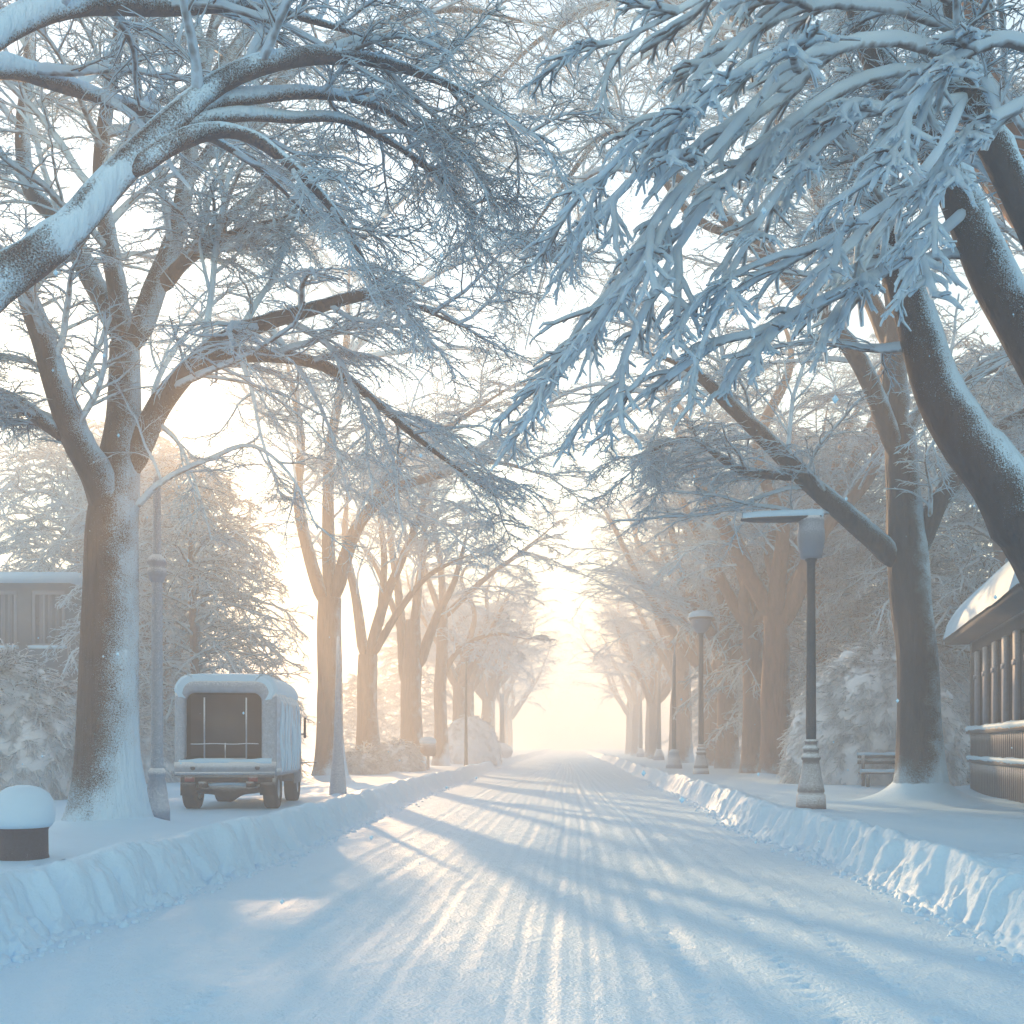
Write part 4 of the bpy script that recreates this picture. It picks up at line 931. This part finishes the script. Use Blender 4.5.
# ------------------------------------------------------------------ kiosk on the right
M_wood = plain('dark_timber', (.055, .065, .085), .75, 0, 4, .35, .3, frost=.1, bscale=25)
M_post = plain('grey_mullion', (.24, .27, .34), .6, 0, 9, .3, .2, frost=.2)
M_wglass = plain('dark_glass', (.02, .03, .05), .12, 0, 3, .3, .02)
M_plank = M_wood
A = np.array([11.9, 29.5]); B = np.array([10.15, 22.0]); dirv = (B - A) / np.linalg.norm(B - A); ang = math.atan2(dirv[1], dirv[0])
Lk = 13.0
kiosk = empty('kiosk', (A[0], A[1], .30), ang); tag(kiosk, 'dark timber kiosk with barred windows and a thick snow roof at the right edge', 'kiosk')
# local x runs towards the viewer along the street wall, local -y faces the street ... interior is +y
HW = 4.45; DK = 5.0
m = MB(); m.box(0, Lk, 0, DK, 0, 1.9)
m.build('lower_wall', M_wood, kiosk, smooth=False)
m = MB(); 
for k in range(int(Lk / .24)):
    for (a_, b_) in ((.05, .88), (1.08, 1.72)):
        m.box(k * .24 + .025, k * .24 + .215, -.035, 0.0, a_, b_)
m.build('planking', M_plank, kiosk, smooth=False)
m = MB(); m.box(.02, Lk - .02, .10, DK - .02, 1.9, HW - .0); m.build('window_glass', M_wglass, kiosk, smooth=False)
m = MB(); m.box(-.03, .22, -.03, .30, 1.9, HW); m.box(0, Lk, -.02, .2, HW - .35, HW); m.build('corner_post', M_wood, kiosk, smooth=False)
for k in range(9):
    xk = .5 + k * 1.35
    m = MB(); m.box(xk, xk + .36, -.0, .10, 1.9, HW - .35); m.box(xk + .02, xk + .34, -.03, 0, 3.3, 3.42); m.build('window_bar', M_post, kiosk, smooth=False)
m = MB(); m.box(-.06, Lk, -.14, -.03, 1.72, 1.84); m.box(-.06, Lk, -.10, -.03, .90, 1.0); m.build('sill', M_wood, kiosk, smooth=False)
for zz_, rr in ((1.87, .085), (1.03, .065)):
    m = MB(); xx = np.linspace(-.08, Lk, 160); m.tubes(np.stack([xx, np.full(160, -.07), np.full(160, zz_)], -1), rr * (1 + .3 * fbm(xx * 3, xx * 0, 0, 3, 5)), 10); m.build('sill_snow', M_snow, kiosk)
# hip roof
ov = .65; rz0 = HW - .02; rh = 3.3
e = np.array([(-ov, -ov), (Lk + ov, -ov), (Lk + ov, DK + ov), (-ov, DK + ov)])
r1_, r2_ = (DK / 2 + .0, DK / 2), (Lk - DK / 2, DK / 2)
def roof(z, th, grow_):
    V = [(x + (grow_ if x > 2 else -grow_), y + (grow_ if y > 2 else -grow_), z) for x, y in e] + [(x, y, z + rh * .02 + th + (rh if th > .05 else rh)) for x, y in (r1_, r2_)]
    return V
m = MB(); V = [(x, y, rz0) for x, y in e] + [(x, y, rz0 + .20) for x, y in e] + [(*r1_, rz0 + rh), (*r2_, rz0 + rh)]
m.add(V, [(0, 3, 2, 1), (0, 1, 5, 4), (1, 2, 6, 5), (2, 3, 7, 6), (3, 0, 4, 7), (4, 5, 9, 8), (6, 7, 8, 9)], [(5, 6, 9), (7, 4, 8)]); m.build('roof', M_wood, kiosk, smooth=False)
# snow on the roof: gridded thick blanket following the hip shape
n1, n2 = 120, 60; u = np.linspace(0, 1, n1); v = np.linspace(0, 1, n2); U, Vv = np.meshgrid(u, v)
Xk = -ov - .06 + (Lk + 2 * ov + .12) * U; Yk = -ov - .06 + (DK + 2 * ov + .12) * Vv
de = np.minimum(np.minimum(Xk + ov + .06, Lk + ov + .06 - Xk), np.minimum(Yk + ov + .06, DK + ov + .06 - Yk))
sl_ = rh / (DK / 2 + ov)
base_z = rz0 + .20 + np.maximum(de - .06, 0) * (rh - .2) / (DK / 2 + ov)
Zk = base_z + .55 * np.sqrt(np.clip(1 - (1 - np.clip(de / .5, 0, 1)) ** 2, 0, 1)) - .05 * (de < .02) + .03 * fbm(Xk * .8, Yk * .8, 0, 3, 7)
m = MB(); m.grid(Xk, Yk, Zk); m.build('roof_snow', M_snow, kiosk)

# ------------------------------------------------------------------ bench under the shrub
x, y = 9.7, 30.6; z = gz(x, y) - .03
bench = empty('bench', (x, y, z), 0.1); tag(bench, 'small dark bench with snow on its slats below the domed shrub', 'bench')
m = MB(); m.box(-.75, .75, -.2, .25, .42, .48); m.build('seat', M_wood, bench, smooth=False)
m = MB(); m.box(-.75, .75, .27, .31, .72, .84); m.box(-.75, .75, .27, .31, .90, 1.02); m.build('backrest', M_wood, bench, smooth=False)
for sx in (-.6, .6):
    m = MB(); m.box(sx - .04, sx + .04, -.18, -.1, 0, .42); m.box(sx - .04, sx + .04, .20, .27, 0, 1.0); m.build('leg', M_wood, bench, smooth=False)
m = MB(); xx = np.linspace(-.76, .76, 40); m.tubes(np.stack([xx, np.full(40, .02), np.full(40, .50)], -1), .07 + .015 * vnoise(xx * 5, 0 * xx, 0, 3), 10); m.tubes(np.stack([xx, np.full(40, .29), np.full(40, 1.03)], -1), .045 + .01 * vnoise(xx * 5, 0 * xx, 0, 3), 8); m.build('snow', M_snow, bench)

# ------------------------------------------------------------------ grey house on the left
M_wall = plain('grey_render', (.07, .11, .16), .8, 0, 2, .2, .2, frost=.0, bscale=20)
M_dwall = plain('dark_boards', (.10, .12, .15), .8, 0, 3, .3, .2)
M_wf = plain('window_frame_paint', (.16, .18, .22), .5, 0, 5, .15, .05)
hx, hy = P(70, 0, 40)[0], 40.
house = empty('house', (hx, hy, .3)); tag(house, 'grey rendered house with curtained window behind the trees at the left edge', 'house')
def zz(py): return CZ - (py - CY) * .04 - .3
m = MB(); m.box(-12, 0, 0, 8, -.3, zz(583)); m.build('wall', M_wall, house, smooth=False)
m = MB(); m.box(-4.0, -1.55, -.06, 0, zz(645), zz(588)); m.box(-12, -4.4, -.06, 0, zz(645), zz(588)); m.build('dark_cladding', M_dwall, house, smooth=False)
for (a_, b_) in ((34, 66), (-12, 18)):
    x0, x1 = (a_ - 70) * .04, (b_ - 70) * .04
    m = MB()
    for (c, d) in ((x0, x0 + .1), (x1 - .1, x1), ((x0 + x1) / 2 - .22, (x0 + x1) / 2 - .14)): m.box(c, d, -.12, -.062, zz(645), zz(592))
    m.box(x0, x1, -.125, -.063, zz(595), zz(591)); m.box(x0, x1, -.125, -.063, zz(647), zz(644)); f = m.build('window', M_wf, house, smooth=False)
    m = MB(); m.box(x0 + .09, x1 - .09, -.09, -.064, zz(645), zz(594)); m.build('pane', M_wglass, f, smooth=False)
    m = MB(); 
    for c in (.28, .55, .78): m.box(x0 + (x1 - x0) * c - .09, x0 + (x1 - x0) * c + .07, -.10, -.092, zz(644), zz(595))
    m.build('curtain', plain('curtain', (.10, .11, .14), .8), f, smooth=False)
    m = MB(); xx = np.linspace(x0 - .1, x1 + .1, 20); m.tubes(np.stack([xx, np.full(20, -.2), np.full(20, zz(648))], -1), np.full(20, .09), 8); m.build('window_snow', M_snow, f)
m = MB(); m.box(-12, .15, -.55, 0, zz(672), zz(650)); m.build('balcony_front', M_wall, house, smooth=False)
m = MB(); m.add([(-12.6, -.7, zz(583)), (.6, -.7, zz(583)), (.6, 8.6, zz(583)), (-12.6, 8.6, zz(583)), (-12.6, -.7, zz(575)), (.6, -.7, zz(575)), (.6, 8.6, zz(575)), (-12.6, 8.6, zz(575)), (-9, 4, zz(575) + .7), (-3, 4, zz(575) + .7)],
   [(0, 3, 2, 1), (0, 1, 5, 4), (1, 2, 6, 5), (2, 3, 7, 6), (3, 0, 4, 7), (4, 5, 9, 8), (6, 7, 8, 9)], [(5, 6, 9), (7, 4, 8)]); m.build('snowy_roof', M_snow, house, smooth=False)

# ------------------------------------------------------------------ loose lumps fallen from the banks
rng = RS(15); n = 1500; side = np.where(rng.rand(n) < .5, -1, 1); yy = 5 + 45 * rng.rand(n) ** 1.6
ex = np.where(side < 0, edge(-1, yy), edge(1, yy)) - side * (np.abs(rng.randn(n)) * .16 - .02)
zz_ = road_h(ex, yy); r = .010 + .035 * rng.rand(n) ** 3
a = np.arange(6) / 6 * 2 * pi
base = np.array([(0, 0, 1.0)] + [(cos(q), sin(q), .45) for q in a] + [(1.15 * cos(q + .5), 1.15 * sin(q + .5), -.4) for q in a])
T = [(0, 1 + k, 1 + (k + 1) % 6) for k in range(6)] + [(1 + k, 7 + k, 1 + (k + 1) % 6) for k in range(6)] + [(1 + (k + 1) % 6, 7 + k, 7 + (k + 1) % 6) for k in range(6)]
V = base[None] * r[:, None, None] * (.75 + .5 * rng.rand(n, 13, 1)) * (.8 + .5 * rng.rand(n, 1, 3)) + np.stack([ex, yy, zz_ + r * .2], -1)[:, None]
T = (np.array(T)[None] + 13 * np.arange(n)[:, None, None]).reshape(-1, 3)
o = link('snow_lumps', mesh_np('snow_lumps', V.reshape(-1, 3), None, T), M_bank); tag(o, 'loose lumps of snow crumbled along the foot of both banks', 'snow', kind='stuff')
# ------------------------------------------------------------------ falling snow
rng = RS(5); n = 420
Yf = 2.5 + 22 * rng.rand(n) ** 1.0; C = np.stack([(rng.rand(n) - .5) * 1.1 * Yf, Yf, CZ + (rng.rand(n) * .95 - .16) * Yf], -1)
C = C[C[:, 2] > .8]; n = len(C)
r = .004 + .0055 * rng.rand(n) ** 2
octa = np.array([(1, 0, 0), (-1, 0, 0), (0, 1, 0), (0, -1, 0), (0, 0, 1.3), (0, 0, -1.3)])
T0 = np.array([(0, 2, 4), (2, 1, 4), (1, 3, 4), (3, 0, 4), (2, 0, 5), (1, 2, 5), (3, 1, 5), (0, 3, 5)])
V = (C[:, None] + octa[None] * r[:, None, None]).reshape(-1, 3); T = (T0[None] + 6 * np.arange(n)[:, None, None]).reshape(-1, 3)
o = link('falling_snow', mesh_np('falling_snow', V, None, T), M_snow); tag(o, 'scattered snowflakes drifting in the air over the street', 'snow', kind='stuff')

# ------------------------------------------------------------------ haze
mh = bpy.data.materials.new('haze'); mh.use_nodes = True; nt = mh.node_tree
nt.nodes.remove(nt.nodes['Principled BSDF'])
pv = nt.nodes.new('ShaderNodeVolumePrincipled'); pv.inputs['Color'].default_value = (.94, .945, .955, 1); pv.inputs['Density'].default_value = HAZE; pv.inputs['Anisotropy'].default_value = .42
nt.links.new(pv.outputs[0], nt.nodes['Material Output'].inputs['Volume'])
o = MB().box(-275, 275, -60, 365, -1.2, 26).build('haze', mh, smooth=False); tag(o, 'thin bright winter haze filling the street', 'haze', kind='stuff')
nt = sum(len(o.data.polygons) for o in bpy.data.objects if o.type == 'MESH')
print('POLYS', nt, 'unique', sum(len(m.polygons) for m in bpy.data.meshes))
